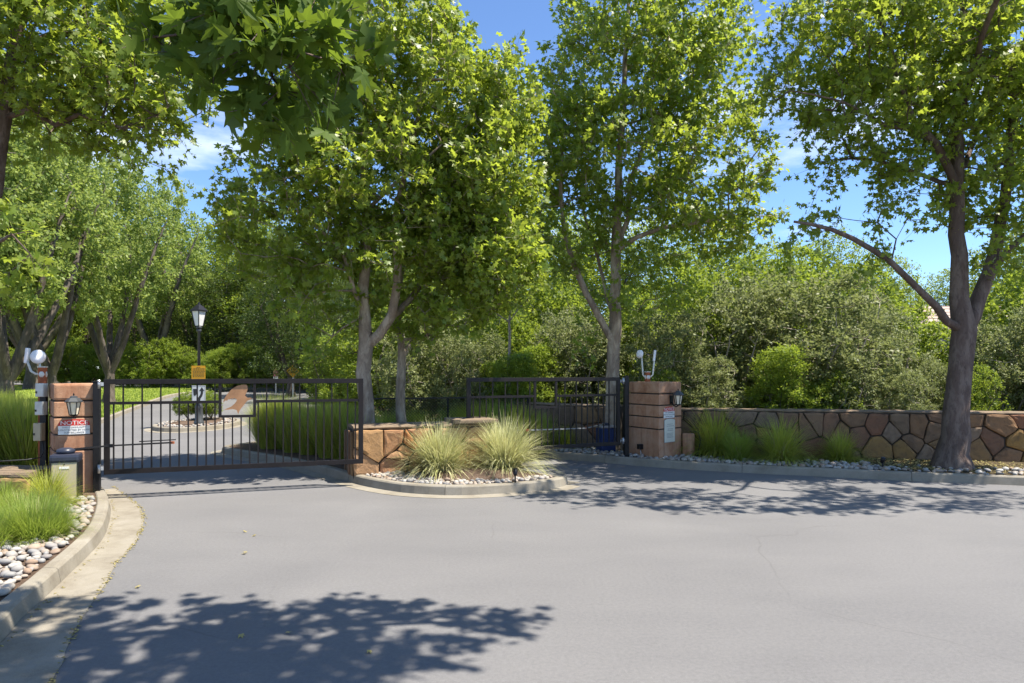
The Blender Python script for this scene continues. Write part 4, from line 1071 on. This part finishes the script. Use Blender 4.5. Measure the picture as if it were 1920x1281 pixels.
# --- sycamore on the median
Y = 12.35; gy = lambda Y, dz: HY+(H-dz)/Y*F
tree('sycamore_tree', 'sycamore with pale patchy trunk behind the orange median wall', 'tree', tuple(at(690, gy(Y, KH), Y)),
     [stem(Y, [(692, gy(Y, KH-.05), .15), (690, 790, .135), (682, 700, .13), (686, 648, .13), (683, 590, .105), (684, 500, .09), (686, 380, .075), (680, 250, .06), (700, 120, .045), (690, -40, .03), (700, -200, .02)]),
      stem(Y, [(688, 652, .1), (735, 592, .085, -.1), (745, 500, .07, -.3), (742, 410, .055, -.5), (770, 280, .04, -.6), (800, 150, .025, -.5)]),
      stem(Y, [(722, 606, .07, 0), (770, 560, .06, .2), (805, 510, .05, .5), (860, 420, .035, .7), (880, 300, .02, .8)]),
      stem(Y, [(685, 600, .045), (662, 545, .04, -.3), (640, 470, .03, -.5), (560, 400, .02, -.6)]),
      stem(Y, [(684, 480, .04), (620, 400, .03, .3), (540, 330, .02, .4)]),
      stem(Y, [(682, 400, .04), (760, 330, .03, -.7), (830, 270, .02, -.8)])],
     [pb(560,420,Y,140,100,1.6), pb(700,330,Y,180,130,2.0), pb(640,230,Y,150,110,1.7), pb(790,150,Y,120,130,1.7), pb(690,60,Y,190,110,1.8), pb(870,240,Y,100,110,1.3), pb(620,560,Y,105,75,1.2,.8), pb(760,480,Y,130,90,1.5), pb(890,430,Y,90,110,1.2), pb(470,285,Y,70,45,.7,.8), pb(690,-90,Y,150,70,1.3,.6), pb(560,640,Y,55,35,.7,.6), pb(640,700,Y,40,40,.5,.4), pb(500,480,Y,70,60,.9,.8)],
     1050, 34, M['leafA'], M['barkSyc'], 21, size=(.075,.115))
Y = 13.6
tree('sycamore_tree', 'slimmer forked sycamore inside the wire fence', 'tree', tuple(at(752, gy(Y, KH), Y)),
     [stem(Y, [(754, gy(Y, KH-.05), .105), (752, 770, .095), (750, 700, .09), (755, 670, .08), (748, 600, .05), (752, 520, .04), (790, 380, .03), (850, 250, .02)]),
      stem(Y, [(756, 676, .06), (775, 640, .055, .1), (790, 560, .045, .2), (830, 470, .04, .3), (900, 380, .03, .3), (950, 240, .02, .2)])],
     [pb(910,330,Y-1.5,95,120,1.2), pb(930,480,Y-1.5,85,100,1.1), pb(850,570,Y-1.2,75,55,.9,.7), pb(950,190,Y-1.4,70,80,1.0), pb(780,610,Y-.6,60,45,.7,.6), pb(830,430,Y-1.6,80,90,1.0)],
     480, 34, M['leafA'], M['barkSyc'], 33, kind='syc_low', size=(.075,.11))
Y = 14.7
tree('sycamore_tree', 'tall sycamore rising behind the gate with the empty emblem frame', 'tree', tuple(at(1150, gy(Y, KH), Y)),
     [stem(Y, [(1150, gy(Y, KH-.05), .165), (1149, 790, .15), (1149, 700, .145), (1152, 620, .135), (1153, 560, .115), (1155, 470, .105), (1160, 380, .09), (1160, 330, .08), (1168, 200, .06), (1175, 60, .045), (1185, -120, .025)]),
      stem(Y, [(1146, 640, .08), (1115, 580, .075, -.2), (1085, 520, .065, -.3), (1062, 450, .055, -.4), (1050, 350, .04, -.4), (1060, 240, .025, -.4)]),
      stem(Y, [(1158, 475, .06), (1195, 445, .05, -.2), (1240, 428, .04, -.4), (1320, 416, .03, -.5), (1400, 400, .015, -.5)]),
      stem(Y, [(1158, 455, .06), (1178, 410, .055, .1), (1182, 340, .045, .2), (1230, 220, .035, .4), (1290, 110, .02, .5)]),
      stem(Y, [(1150, 600, .04), (1120, 480, .035, .5), (1095, 400, .03, .8), (1090, 300, .02, 1.0)])],
     [pb(1180,150,Y,160,130,2.0), pb(1150,290,Y,180,110,2.0), pb(1330,310,Y,110,115,1.7), pb(1230,20,Y,180,110,2.0), pb(1060,420,Y,75,105,1.2), pb(1250,420,Y,160,80,1.6), pb(1180,550,Y,110,45,1.0,.6), pb(1400,390,Y,70,65,1.1), pb(1050,250,Y,70,80,1.1), pb(1200,-90,Y,130,60,1.2,.6), pb(1320,130,Y,85,80,1.3), pb(1110,640,Y,45,30,.6,.5)],
     1050, 34, M['leafA'], M['barkSyc'], 47, kind='syc_low', size=(.075,.115))
Y = 11.8
tree('sycamore_tree', 'large roadside sycamore with dark trunk in front of the long fieldstone wall', 'tree', tuple(at(1787, gy(Y, KH), Y)),
     [stem(Y, [(1787, gy(Y, KH-.05), .235), (1788, 850, .215), (1792, 780, .2), (1798, 690, .185), (1806, 620, .19), (1800, 560, .15), (1797, 480, .13), (1794, 350, .115), (1797, 240, .09), (1800, 120, .07), (1810, -40, .045), (1810, -180, .02)]),
      stem(Y, [(1812, 620, .13), (1836, 560, .12, .1), (1856, 510, .11, .1), (1872, 440, .1, .2), (1888, 340, .08, .3), (1900, 200, .06, .3), (1925, 60, .04, .3)]),
      stem(Y, [(1852, 522, .07), (1890, 470, .06, -.2), (1935, 430, .05, -.4), (2010, 380, .03, -.6)]),
      stem(Y, [(1790, 625, .075), (1755, 575, .065, -.3), (1720, 540, .055, -.5), (1640, 470, .045, -.8), (1560, 430, .035, -1.0), (1490, 416, .02, -1.0)]),
      stem(Y, [(1793, 350, .075), (1755, 270, .065, -.2), (1712, 225, .05, -.4), (1690, 160, .04, -.5), (1660, 60, .025, -.5)]),
      stem(Y, [(1730, 245, .035, -.3), (1660, 235, .03, -.5), (1580, 190, .02, -.7), (1480, 170, .012, -.7)]),
      stem(Y, [(1794, 355, .045), (1720, 325, .035, .3), (1640, 300, .025, .4), (1560, 300, .015, .4)]),
      stem(Y, [(1800, 330, .05), (1830, 260, .04, .5), (1850, 150, .03, .7)]), [at(1797,240,Y)[:]+(.05,), (7.3,10.6,7.0,.04), (6.8,9.4,7.5,.03), (5.2,9.0,7.7,.015)]],
     [pb(1560,90,Y,140,95,1.5), pb(1700,70,Y,150,110,1.7), pb(1860,90,Y,130,140,1.7), pb(1500,165,Y,90,45,.9), pb(1650,220,Y,150,65,1.4), pb(1580,290,Y,95,40,.9,.7), pb(1750,320,Y,120,70,1.3,.8), pb(1890,300,Y,90,130,1.4), pb(1600,370,Y,110,40,.9,.3), pb(1870,460,Y,80,50,.9,.6), pb(1690,420,Y,90,35,.8,.5), pb(1560,410,10.9,70,30,.5,.8), pb(1660,500,11.1,60,30,.5,.5), pb(1720,-90,Y,200,70,1.4,.7), pb(2020,250,Y,90,190,1.6), pb(1500,420,Y,50,25,.6,.5), pb(1790,180,Y,120,70,1.2), ((6.6,8.8,7.5),(2.4,.9,.6),.8), ((9.2,9.0,7.4),(1.8,.9,.6),.7), ((4.3,9.6,7.9),(1.3,.6,.5),.7)],
     1060, 32, M['leafA'], M['barkSycDark'], 59, size=(.07,.11), spread=.36, flare=.55)
Y = 9.6
tree('sycamore_tree', 'leaning sycamore with reddish trunk rising from the bed of tall grass', 'tree', tuple(at(-118, gy(Y, KH), Y)),
     [stem(Y, [(-118, gy(Y, KH-.05), .16), (-90, 760, .14), (-45, 520, .12), (-4, 310, .1), (10, 180, .09), (38, 50, .075), (80, -60, .05), (120, -180, .03)]),
      stem(Y, [(8, 215, .04), (60, 205, .035, -.1), (105, 235, .03, -.2), (150, 215, .025, -.3), (230, 240, .02, -.3), (300, 215, .012, -.3)]),
      stem(Y, [(30, 80, .05), (110, 60, .04, .3), (200, 80, .03, .5), (290, 130, .02, .6)]),
      stem(Y, [(-40, 500, .03), (-20, 470, .025, -1.2), (5, 450, .018, -2.4), (22, 440, .01, -3.0)])],
     [pb(50,110,Y,110,80,1.3), pb(170,90,Y,120,100,1.5), pb(275,160,Y,95,85,1.2), pb(200,225,Y,130,55,1.1), pb(40,225,Y,60,40,.8,.7), pb(300,40,Y,60,50,.8), pb(260,290,Y,60,30,.6,.7), pb(110,-80,Y,260,90,1.6), pb(-160,80,Y,150,170,1.6), pb(18,455,6.6,32,55,.35,3.0), pb(-60,300,Y,50,60,.8,.7)],
     640, 34, M['leafA'], M['barkSycDark'], 71, size=(.07,.11))
# --- the tree that overhangs the camera: its trunk stands in the left bed out of view
def near_sel(p): return (p[:, 1] < 4.2) & (p[:, 1] > 1.8) & (p[:, 2] < 3.75) & (p[:, 0] > -2.6)
Yn = 3.0
tree('sycamore_tree', 'sycamore overhanging the driveway with large dark leaves hanging into the sky', 'tree', (-4.4, 1.5, KH),
     [[(-4.4,1.5,KH-.05,.2), (-4.3,1.6,1.5,.18), (-4.1,1.8,3.2,.16), (-3.6,2.2,5.0,.13), (-2.6,2.8,6.1,.1), (-.9,3.6,6.4,.075), (.8,4.1,6.3,.05), (2.8,4.3,6.1,.02)],
      [(-3.8,2.0,4.4,.05), (-2.8,2.4,4.5,.04), (-1.9,2.8,4.1,.03), (-1.35,3.0,3.6,.02), (-1.05,3.0,3.2,.01)],
      [(-3.7,2.1,4.8,.09), (-4.2,1.8,6.5,.07), (-4.4,1.6,8.0,.04)], [(-1.8,3.2,6.3,.05), (-.9,3.2,6.9,.03), (.6,3.4,7.1,.015)]],
     [((1.75,4.25,6.2),(1.3,.42,.4),2.4), ((.2,4.2,6.4),(1.4,.5,.45),2.2), ((1.2,3.5,6.8),(1.6,.6,.5),2.0), ((1.6,3.75,6.4),(1.2,.4,.3),1.6), ((-.6,3.3,6.6),(1.3,.8,.6),1.2), ((-2.6,3.0,6.9),(1.6,1.2,.9),.8), ((-4.3,1.5,7.6),(1.9,1.6,1.4),.5),
      pb(445,70,Yn,70,45,.3,24), pb(520,130,Yn,75,50,.3,26), pb(520,195,Yn,38,28,.2,26), pb(610,90,Yn,45,28,.22,22), pb(335,55,Yn,60,35,.3,20), pb(470,-30,Yn,150,45,.35,14)],
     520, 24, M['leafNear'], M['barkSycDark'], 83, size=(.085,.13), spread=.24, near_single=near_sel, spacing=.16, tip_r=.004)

# --- background trees and shrubs: one of each kind, then copies
def proto(name, label, cat, stems, blobs, ncl, nleaf, leaf, bark, seed, kind, size, spread, spacing, group, minr=.008, tip_r=.006):
    return tree(name, label, cat, (0,0,0), stems, blobs, ncl, nleaf, leaf, bark, seed, kind, size, spread, .3, group, spacing, tip_r, minr, False, .1, None, True)
def multi(n, h, lean, r, seed, fork=.7):
    rg = random.Random(seed); out = [[(0,0,-.1,r*1.5), (0,0,fork*.5,r*1.3), (.03,.02,fork,r*1.2)]]
    for k in range(n):
        a = 2*math.pi*k/n+rg.uniform(-.4,.4); l = lean*rg.uniform(.6,1.2)
        out.append([(0,0,fork,r), (l*.25*math.cos(a), l*.25*math.sin(a), h*.25, r*.8), (l*.6*math.cos(a), l*.6*math.sin(a), h*.5, r*.55), (l*.85*math.cos(a+.2), l*.85*math.sin(a+.2), h*.72, r*.2)])
    return out
def lobes(n, z0, z1, rad, lr, seed, taper=.6):
    rg = random.Random(seed); out = []
    for k in range(n):
        t = (k+.5)/n; z = z0+(z1-z0)*t; rr = rad*(1-taper*abs(t-.42)*1.6)*rg.uniform(.55,1); a = k*2.4+rg.uniform(-.4,.4)
        s = lr*rg.uniform(.75,1.2); out.append(((rr*.7*math.cos(a), rr*.7*math.sin(a), z), (s, s, s*.8), 1))
    return out
PR = {}
PR['ash'] = (proto('ash_tree', 'grey multi-stemmed ash tree with fine leaves on the lawn', 'tree', multi(5, 11, 3.6, .2, 3, 1.3), lobes(20, 4.4, 11, 4.1, 1.35, 4), 640, 46, M['leafAsh'], M['barkGrey'], 101, 'oval', (.13,.2), .42, .36, 'multi-stemmed trees on the lawn', .01), 11.8)
PR['wood'] = (proto('broadleaf_tree', 'leafy mid green tree in the belt of woodland', 'tree', multi(3, 9, 1.8, .14, 5, 1.6), lobes(15, 2.2, 9.3, 3.0, 1.45, 6), 560, 44, M['leafWood'], M['barkGrey'], 111, 'oval', (.11,.17), .5, .3, 'broadleaf trees of the woodland belt', .012), 10.2)
PR['dark'] = (proto('evergreen_tree', 'dense dark evergreen tree in the woodland', 'tree', multi(4, 8, 2.4, .16, 7, 1.2), lobes(18, 1.4, 8.2, 3.3, 1.5, 8), 620, 48, M['leafDark'], M['barkGrey'], 121, 'oval', (.09,.14), .5, .3, 'dark evergreen trees of the woodland', .012), 9.2)
PR['olive'] = (proto('olive_shrub', 'big grey-green shrub with small glossy leaves', 'shrub', multi(6, 4, 1.6, .05, 9, .3), lobes(16, .5, 4.0, 1.9, .85, 10, .45), 520, 54, M['leafOlive'], M['deadwood'], 131, 'oval', (.075,.12), .25, .2, 'grey-green shrubs behind the walls', .006), 4.6)
PR['green'] = (proto('leafy_shrub', 'big leafy green shrub with arching stems', 'shrub', multi(6, 4.2, 2.0, .05, 13, .3), lobes(15, .5, 4.2, 2.0, .85, 14, .45), 480, 50, M['leafWood'], M['barkGrey'], 141, 'oval', (.085,.135), .27, .21, 'leafy green shrubs behind the walls', .006), 4.8)
PR['light'] = (proto('willowy_shrub', 'upright light green shrub with narrow leaves', 'shrub', multi(5, 2.6, .6, .03, 15, .2), lobes(12, .35, 2.7, .75, .42, 16, .5), 380, 46, M['leafLight'], M['barkGrey'], 151, 'lance', (.07,.11), .2, .13, 'upright light green shrubs', .005), 3.1)
PR['box'] = (proto('rounded_shrub', 'rounded green shrub beside the street lamp', 'shrub', multi(5, 1.1, .5, .02, 17, .1), lobes(10, .2, 1.15, .55, .32, 18, .4), 300, 44, M['leafWood'], M['barkGrey'], 161, 'oval', (.035,.055), .12, .08, 'rounded shrubs round the street lamp', .004), 1.4)
PR['yel'] = (proto('yellow_shrub', 'bright yellow-green shrub far beyond the lawn', 'shrub', multi(5, 1.6, .9, .03, 19, .15), lobes(11, .3, 1.6, 1.0, .5, 20, .4), 260, 40, M['leafYellow'], M['barkGrey'], 171, 'oval', (.07,.1), .2, .14, 'yellow-green shrubs beyond the lawn', .005), 2.0)
PL = {'ash': {k: 'grey multi-stemmed ash tree set back across the lawn' for k in 'fLMR'},
 'wood': {'f': 'tall tree of the farthest woodland screen', 'L': 'leafy mid green tree beyond the lawn and the far road', 'M': 'leafy mid green tree in the woodland behind the median sycamores', 'R': 'leafy mid green tree behind the shrubs of the long fieldstone wall'},
 'dark': {'f': 'dark evergreen of the farthest woodland screen', 'L': 'dense dark evergreen beyond the lawn and the far road', 'M': 'dense dark evergreen in the woodland behind the median sycamores', 'R': 'dense dark evergreen behind the shrubs of the long fieldstone wall'},
 'olive': {'f': '', 'L': '', 'M': 'big grey-green shrub beyond the black wire fence', 'R': 'big grey-green shrub rising behind the long fieldstone wall'},
 'green': {'f': '', 'L': '', 'M': 'big leafy green shrub beyond the black wire fence', 'R': 'big leafy green shrub with arching stems behind the long fieldstone wall'},
 'light': {'f': '', 'L': 'upright light green shrub beyond the street lamp', 'M': 'upright light green shrub beyond the black wire fence', 'R': 'bright light green shrub just behind the long fieldstone wall'},
 'box': {k: 'rounded green shrub at the foot of the street lamp' for k in 'fLMR'}, 'yel': {k: 'bright yellow-green shrub far beyond the lawn' for k in 'fLMR'}}
def zone(px, Y, x): return 'f' if Y > 70 else 'L' if px < 480 else 'M' if px < 1165 else 'R'
used = set(); RP = random.Random(5)
def plant(kind, px, Y, top, label=None, wide=1.0, x=None):
    root, h0 = PR[kind]; zg = terr(Y)+KH-.04; X = (px-960)/F*Y if x is None else x; s = (H+(HY-top)/F*Y-zg)/h0
    o = root if kind not in used else copy_tree(root); used.add(kind)
    o.location = (X, Y, zg); o.rotation_euler = (0, 0, RP.uniform(0, 6.28)); o.scale = (s*wide, s*wide, s)
    o['label'] = label or PL[kind][zone(px, Y, x)]
    return o
# lawn trees on the left
for px, Y_, top, w_ in ((15,24,170,.9),(95,27,200,.8),(205,31,270,.8),(-120,26,150,.9),(290,47,330,.9),(60,44,240,1),(-60,42,200,1)): plant('ash', px, Y_, top, {15: 'thick ash trunk on the lawn beside the white radio dish', 95: 'leaning multi-stemmed ash on the lawn behind the terracotta pillar top', 205: 'forked ash tree near the curved kerb of the lawn'}.get(px), w_)
# woodland belt beyond the far road
for px, Y_, top in ((330,56,420),(420,60,400),(250,62,420),(150,66,380),(40,64,360),(-80,66,340),(520,50,430),(610,44,430),(480,66,360),(700,46,380),(820,38,400),(900,34,380),(1010,36,370),(1100,32,400),(1220,30,400),(1340,33,420),(1450,29,450),(1560,31,430),(1660,34,470),(1900,30,420),(2050,28,400),(2200,26,380),(-300,60,250),(-500,55,150),(1780,45,500),(760,29,430),(960,27,420)): plant('wood', px, Y_, top, wide=RP.uniform(.85,1.2))
for px, Y_, top in ((385,52,500),(450,50,470),(545,38,480),(610,33,500),(575,46,440),(660,28,560),(300,58,480),(200,70,470),(100,72,470),(0,72,460),(700,35,500),(840,30,540),(1060,27,540),(1290,25,540),(1420,24,560),(1600,26,580),(1880,24,560),(2000,23,520)): plant('dark', px, Y_, top, wide=RP.uniform(.9,1.25))
for k in range(12): plant('dark', -60+k*42, 74+RP.uniform(-2,3), 560+RP.uniform(-40,30), wide=1.6)
# far screen that closes the view
for k in range(26):
    X = -150+k*12+RP.uniform(-3,3); Y_ = 95+RP.uniform(-8,10); plant('wood' if k % 3 else 'dark', 0, Y_, 700-F*RP.uniform(13,17)/Y_, x=X, wide=1.5)
# shrubs behind the walls
for px, Y_, top in ((1250,16.4,570),(1390,16.9,520),(1525,16.3,500),(1640,17.0,560),(1770,15.6,668),(1890,15.8,590),(1990,15.2,560),(800,18.6,590),(885,17.8,620),(1060,18.6,580),(1130,18.2,600),(1320,15.6,660),(1590,15.2,650),(1700,15.0,690),(2120,14.4,520)): plant('olive', px, Y_, top, wide=RP.uniform(.85,1.1))
for px, Y_, top in ((1200,18.5,540),(1330,19,490),(1470,19.5,460),(1590,20,480),(1690,19,560),(1940,19,500),(720,20.5,560),(960,19.4,560),(850,22,520),(1020,22,500),(640,23,600),(1560,15.0,690),(1830,14.9,680),(1240,15.2,690),(1660,22,540)): plant('green', px, Y_, top, wide=RP.uniform(.85,1.1))
for px, Y_, top in ((965,16.8,655),(1462,14.9,640),(1015,18,640),(415,43,648),(400,44,660),(440,46,640),(240,50,640),(930,17.6,670)): plant('light', px, Y_, top, wide=1.1)
for px, Y_, top in ((350,22.9,735),(395,22.8,733),(372,23.2,728)): plant('box', px, Y_, top, wide=1.0)
for px, Y_, top in ((340,50,698),(110,58,690),(470,52,690),(20,60,688)): plant('yel', px, Y_, top, wide=1.3)
# low bushes that line the far side of the road
for k in range(16):
    px = 20+k*38; plant('green', px, 50-(k*.55)+RP.uniform(-1,1), 650+RP.uniform(-22,14), 'low leafy bush lining the far side of the road', wide=1.1)['group'] = 'bushes along the far road'

# dead grey branches among the shrubs
Yq = 16.9; db = at(955, 640, Yq); A, par, r, clus, ns = grow([[(db.x, db.y, .1, .05), (db.x, db.y, db.z-.3, .035), tuple(at(958,580,Yq))+(.025,), tuple(at(985,510,Yq-.3))+(.008,)], [tuple(at(955,615,Yq))+(.025,), tuple(at(915,575,Yq-.3))+(.015,), tuple(at(870,600,Yq-.5))+(.006,)], [tuple(at(957,600,Yq))+(.02,), tuple(at(990,560,Yq-.4))+(.01,), tuple(at(1010,545,Yq-.5))+(.005,)]],
    [pb(975,560,Yq-.4,45,35,.4), pb(900,590,Yq-.4,50,30,.4), pb(1020,600,Yq-.4,40,15,.3)], 70, 9, spacing=.1, tip_r=.0035)
dr = empty('dead_shrub', (db.x, db.y, KH)); tag(dr, 'bare grey dead branches sticking out of the green shrubs', 'shrub')
o = link_mesh('branches', wood_mesh('branches', A-np.array((db.x, db.y, KH)), par, r), M['deadwood'], dr, False)

# ---------------------------------------------------------------- ornamental grasses
def blades(n, h, spread, seed, w=.006, droop=.9, base=.12, upright=.5, seg=5):
    rg = np.random.default_rng(seed); a = rg.uniform(0, 2*math.pi, n); rad = base*np.sqrt(rg.uniform(0, 1, n)); L = h*rg.uniform(.6, 1.15, n); lean = np.abs(rg.normal(0, 1, n))*spread*(.35+.65*rad/base)
    da = a+rg.normal(0, .5, n); dirx, diry = np.cos(da), np.sin(da); sx, sy = -diry, dirx; V = []; ww = w*rg.uniform(.6, 1.3, n)
    x = rad*np.cos(a); y = rad*np.sin(a); z = np.zeros(n)-.02; th = math.pi/2-np.minimum(lean*upright, 1.0); cur = np.minimum(droop*(.4+lean), 2.4)*rg.uniform(.6, 1.3, n)
    for s in range(seg+1):
        t = s/seg; wd = ww*(1-t**1.6*.93)*(.6+.4*min(1, t*4))
        V.append(np.stack([x+sx*wd, y+sy*wd, z], 1)); V.append(np.stack([x-sx*wd, y-sy*wd, z], 1))
        ang = th-cur*(t**1.3); st = L/seg; x = x+dirx*np.cos(ang)*st; y = y+diry*np.cos(ang)*st; z = np.maximum(z+np.sin(ang)*st, .005)
    V = np.stack(V, 1); k = 2*(seg+1); T = []
    for s in range(seg): T += [(2*s, 2*s+1, 2*s+3), (2*s, 2*s+3, 2*s+2)]
    T = np.array(T); return V.reshape(-1, 3), (T[None]+(np.arange(n)*k)[:, None, None]).reshape(-1, 3)
GM = {}
def gmesh(key, n, h, spread, seed, mat, **kw):
    V, T = blades(n, h, spread, seed, **kw); me = np_mesh('blades', V, T, True); me.materials.append(M[mat]); GM[key] = me
gmesh('pale', 1700, .78, .95, 1, 'grassPale', w=.0055, droop=1.25, base=.14, upright=.8)
gmesh('pale_dry', 260, .7, 1.1, 2, 'grassDry', w=.005, droop=1.3, base=.16)
gmesh('yellow', 1200, .66, 1.3, 3, 'grassYellow', w=.005, droop=1.3, base=.11, upright=.85)
gmesh('green', 1300, .6, .85, 4, 'grassGreen', w=.0045, droop=1.2, base=.13, upright=.8)
gmesh('tall', 1500, 1.05, .5, 5, 'grassYellow', w=.006, droop=.6, base=.24)
gmesh('tallg', 1500, 1.0, .5, 6, 'grassGreen', w=.006, droop=.6, base=.26)
gmesh('dry', 420, .95, .6, 7, 'grassDry', w=.004, droop=.7, base=.18)
gmesh('drysmall', 130, .5, .8, 9, 'grassDry', w=.004, droop=1.0, base=.12)
gmesh('feather', 2600, .5, .9, 8, 'grassGreen', w=.004, droop=.7, base=.3, upright=.7)
def clump(label, p, s, parts, group=None, name='grass_clump', sz=None):
    r_ = empty(name, (p.x, p.y, terr(p.y)+KH-.02)); r_.rotation_euler = (0, 0, R.uniform(0, 6.28)); r_.scale = (s, s, sz or s); tag(r_, label, 'grass', group)
    for nm, key in parts:
        o = bpy.data.objects.new(nm, GM[key]); C.objects.link(o); o.parent = r_
    return r_
BD = (('blades', 'pale'), ('dry_blades', 'pale_dry'))
g_ = 'pale grass clumps on the median'
clump('pale variegated grass clump touching the orange median wall', Vector((-1.15,10.93)), 1.15, BD, g_); clump('pale variegated grass clump at the open tip of the median', Vector((-.12,11.2)), 1.22, BD, g_)
for k, (px, py, s, key, lab) in enumerate(((1340,853,1.6,'yellow','wide yellow-green grass clump beside the utility pedestal'),(1384,862,1.05,'green','small dark green grass clump against the widest yellow one'),(1464,864,1.35,'yellow','yellow-green grass clump midway along the long fieldstone wall'),(1575,862,.95,'yellow','smallest grass clump, nearest the large roadside sycamore'),(1415,848,1.0,'green','faded grass tuft close against the long fieldstone wall'))):
    clump(lab, hit(px,py,KH), s, (('blades', key), ('dry_blades', 'drysmall')), 'grass clumps in the right bed')
clump('yellow-green grass clump in front of the tan gate operator', Vector((-5.64,8.3)), .8, (('blades','yellow'),('dry_blades','drysmall')), 'grass clumps in the left bed')
for lab, x, y, s, key in (('long arching grass tuft in front of the low stone ledge', -6.15,8.25,.62,'green'), ('feathery green plant beside the cobbles and the black spot light', -4.7,6.75,.8,'feather'), ('feathery green plant set back from the cobbles', -5.15,7.25,.8,'feather'), ('arching grass tuft at the edge of the low stone ledge', -6.5,8.35,.6,'green'), ('feathery green plant in the corner of the left bed', -4.95,6.35,.75,'feather')):
    clump(lab, Vector((x,y)), s, (('blades',key),('dry_blades','drysmall')), 'plants in the left bed')
for k in range(26):
    y = 10.5+R.uniform(0,3.2); x = (R.uniform(-70,52)-960)/F*y
    clump('tall meadow grass tuft behind the low stone ledge', Vector((x,y)), R.uniform(.95,1.2), (('blades','tall' if k%3 else 'tallg'),('dry_blades','dry'),('seed_stalks','dry')), 'tall meadow grass behind the low ledge')
for k in range(13):
    t = k/12; x = -5.7+3.0*t+R.uniform(-.15,.15); y = 15.4-2.6*t+R.uniform(-.2,.35)
    clump('tall fountain grass clump behind the gate with the bird emblem', Vector((x,y)), R.uniform(.85,1.08), (('blades','tall' if k%4 else 'tallg'),('dry_blades','dry')), 'fountain grasses on the median')
for k, (px, py, s) in enumerate(((905,842,.95),(940,845,1.0),(975,848,.9),(1010,846,.8),(870,840,.9),(720,846,.8),(780,842,.8),(840,838,.8))):
    clump('tall grass clump between the wire fence and the gate without emblem' if px > 860 else 'grass clump in front of the black wire fence', hit(px,py,KH)+Vector((0,.2)), s, (('blades','tallg' if k%2 else 'tall'),), 'grasses behind the median wall')
clump('green grass clump beside the blue gate operator', hit(1062,843,KH)+Vector((0,.5)), .8, (('blades','yellow'),), 'grasses behind the median wall')
# short mown grass on the lawns
lp_ = []
for _ in range(9000):
    px, py = R.uniform(180,352), R.uniform(722,800); q = hit(px,py,KH)
    if q.y < 60: lp_.append(q)
def inside(poly, p):
    c_ = False; j = len(poly)-1
    for i in range(len(poly)):
        a, b = poly[i], poly[j]
        if (a.y > p.y) != (b.y > p.y) and p.x < (b.x-a.x)*(p.y-a.y)/(b.y-a.y)+a.x: c_ = not c_
        j = i
    return c_
for _ in range(26000): lp_.append(Vector((R.uniform(-34,-11), R.uniform(15.5,52))))
lp_ = [q for q in lp_ if inside(lawnA, q)]
n = len(lp_); P = np.array([(q.x,q.y,terr(q.y)+KH-.01) for q in lp_]); a = rng.uniform(0,6.28,n); hgt = rng.uniform(.05,.11,n); wd = rng.uniform(.012,.03,n)
V = np.stack([P+np.stack([np.cos(a)*wd, np.sin(a)*wd, 0*a],1), P-np.stack([np.cos(a)*wd, np.sin(a)*wd, 0*a],1), P+np.stack([rng.normal(0,.03,n), rng.normal(0,.03,n), hgt],1)],1)
go_ = link_mesh('lawn_grass', np_mesh('lawn_grass', V.reshape(-1,3), np.arange(n*3).reshape(-1,3)), M['grassGreen']); tag(go_, 'short mown green grass on the lawn', 'grass', kind='stuff')

# fallen leaves on the asphalt
bl_ = big_leaf_meshes(); fm = bl_[0].copy(); fm.materials.clear(); fm.materials.append(M['leafFallen'])
for k, (px, py, lab) in enumerate(((258,1102,'pale fallen leaf near the gutter edge'),(458,998,'pale dry leaf, farthest fallen leaf from the shade'),(478,1005,'pale dry leaf beside another out on the road'),(457,1040,'small curled brown leaf on sunlit asphalt'),(462,1037,'tan curled leaf touching a smaller brown one'),(452,1194,'yellow-green fallen leaf in the tree shadow'),(692,1224,'yellow fallen leaf alone in the tree shadow'),(538,1189,'dark curled leaf in the thick of the shadow'))):
    q = hit(px, py); o = bpy.data.objects.new('fallen_leaf', fm); C.objects.link(o); o.location = (q.x, q.y, .016); o.rotation_euler = (R.uniform(-.3,.3), R.uniform(-.3,.3), R.uniform(0,6)); s = R.uniform(.03,.045); o.scale = (s, s, s); tag(o, lab, 'leaf', 'leaves on the driveway')
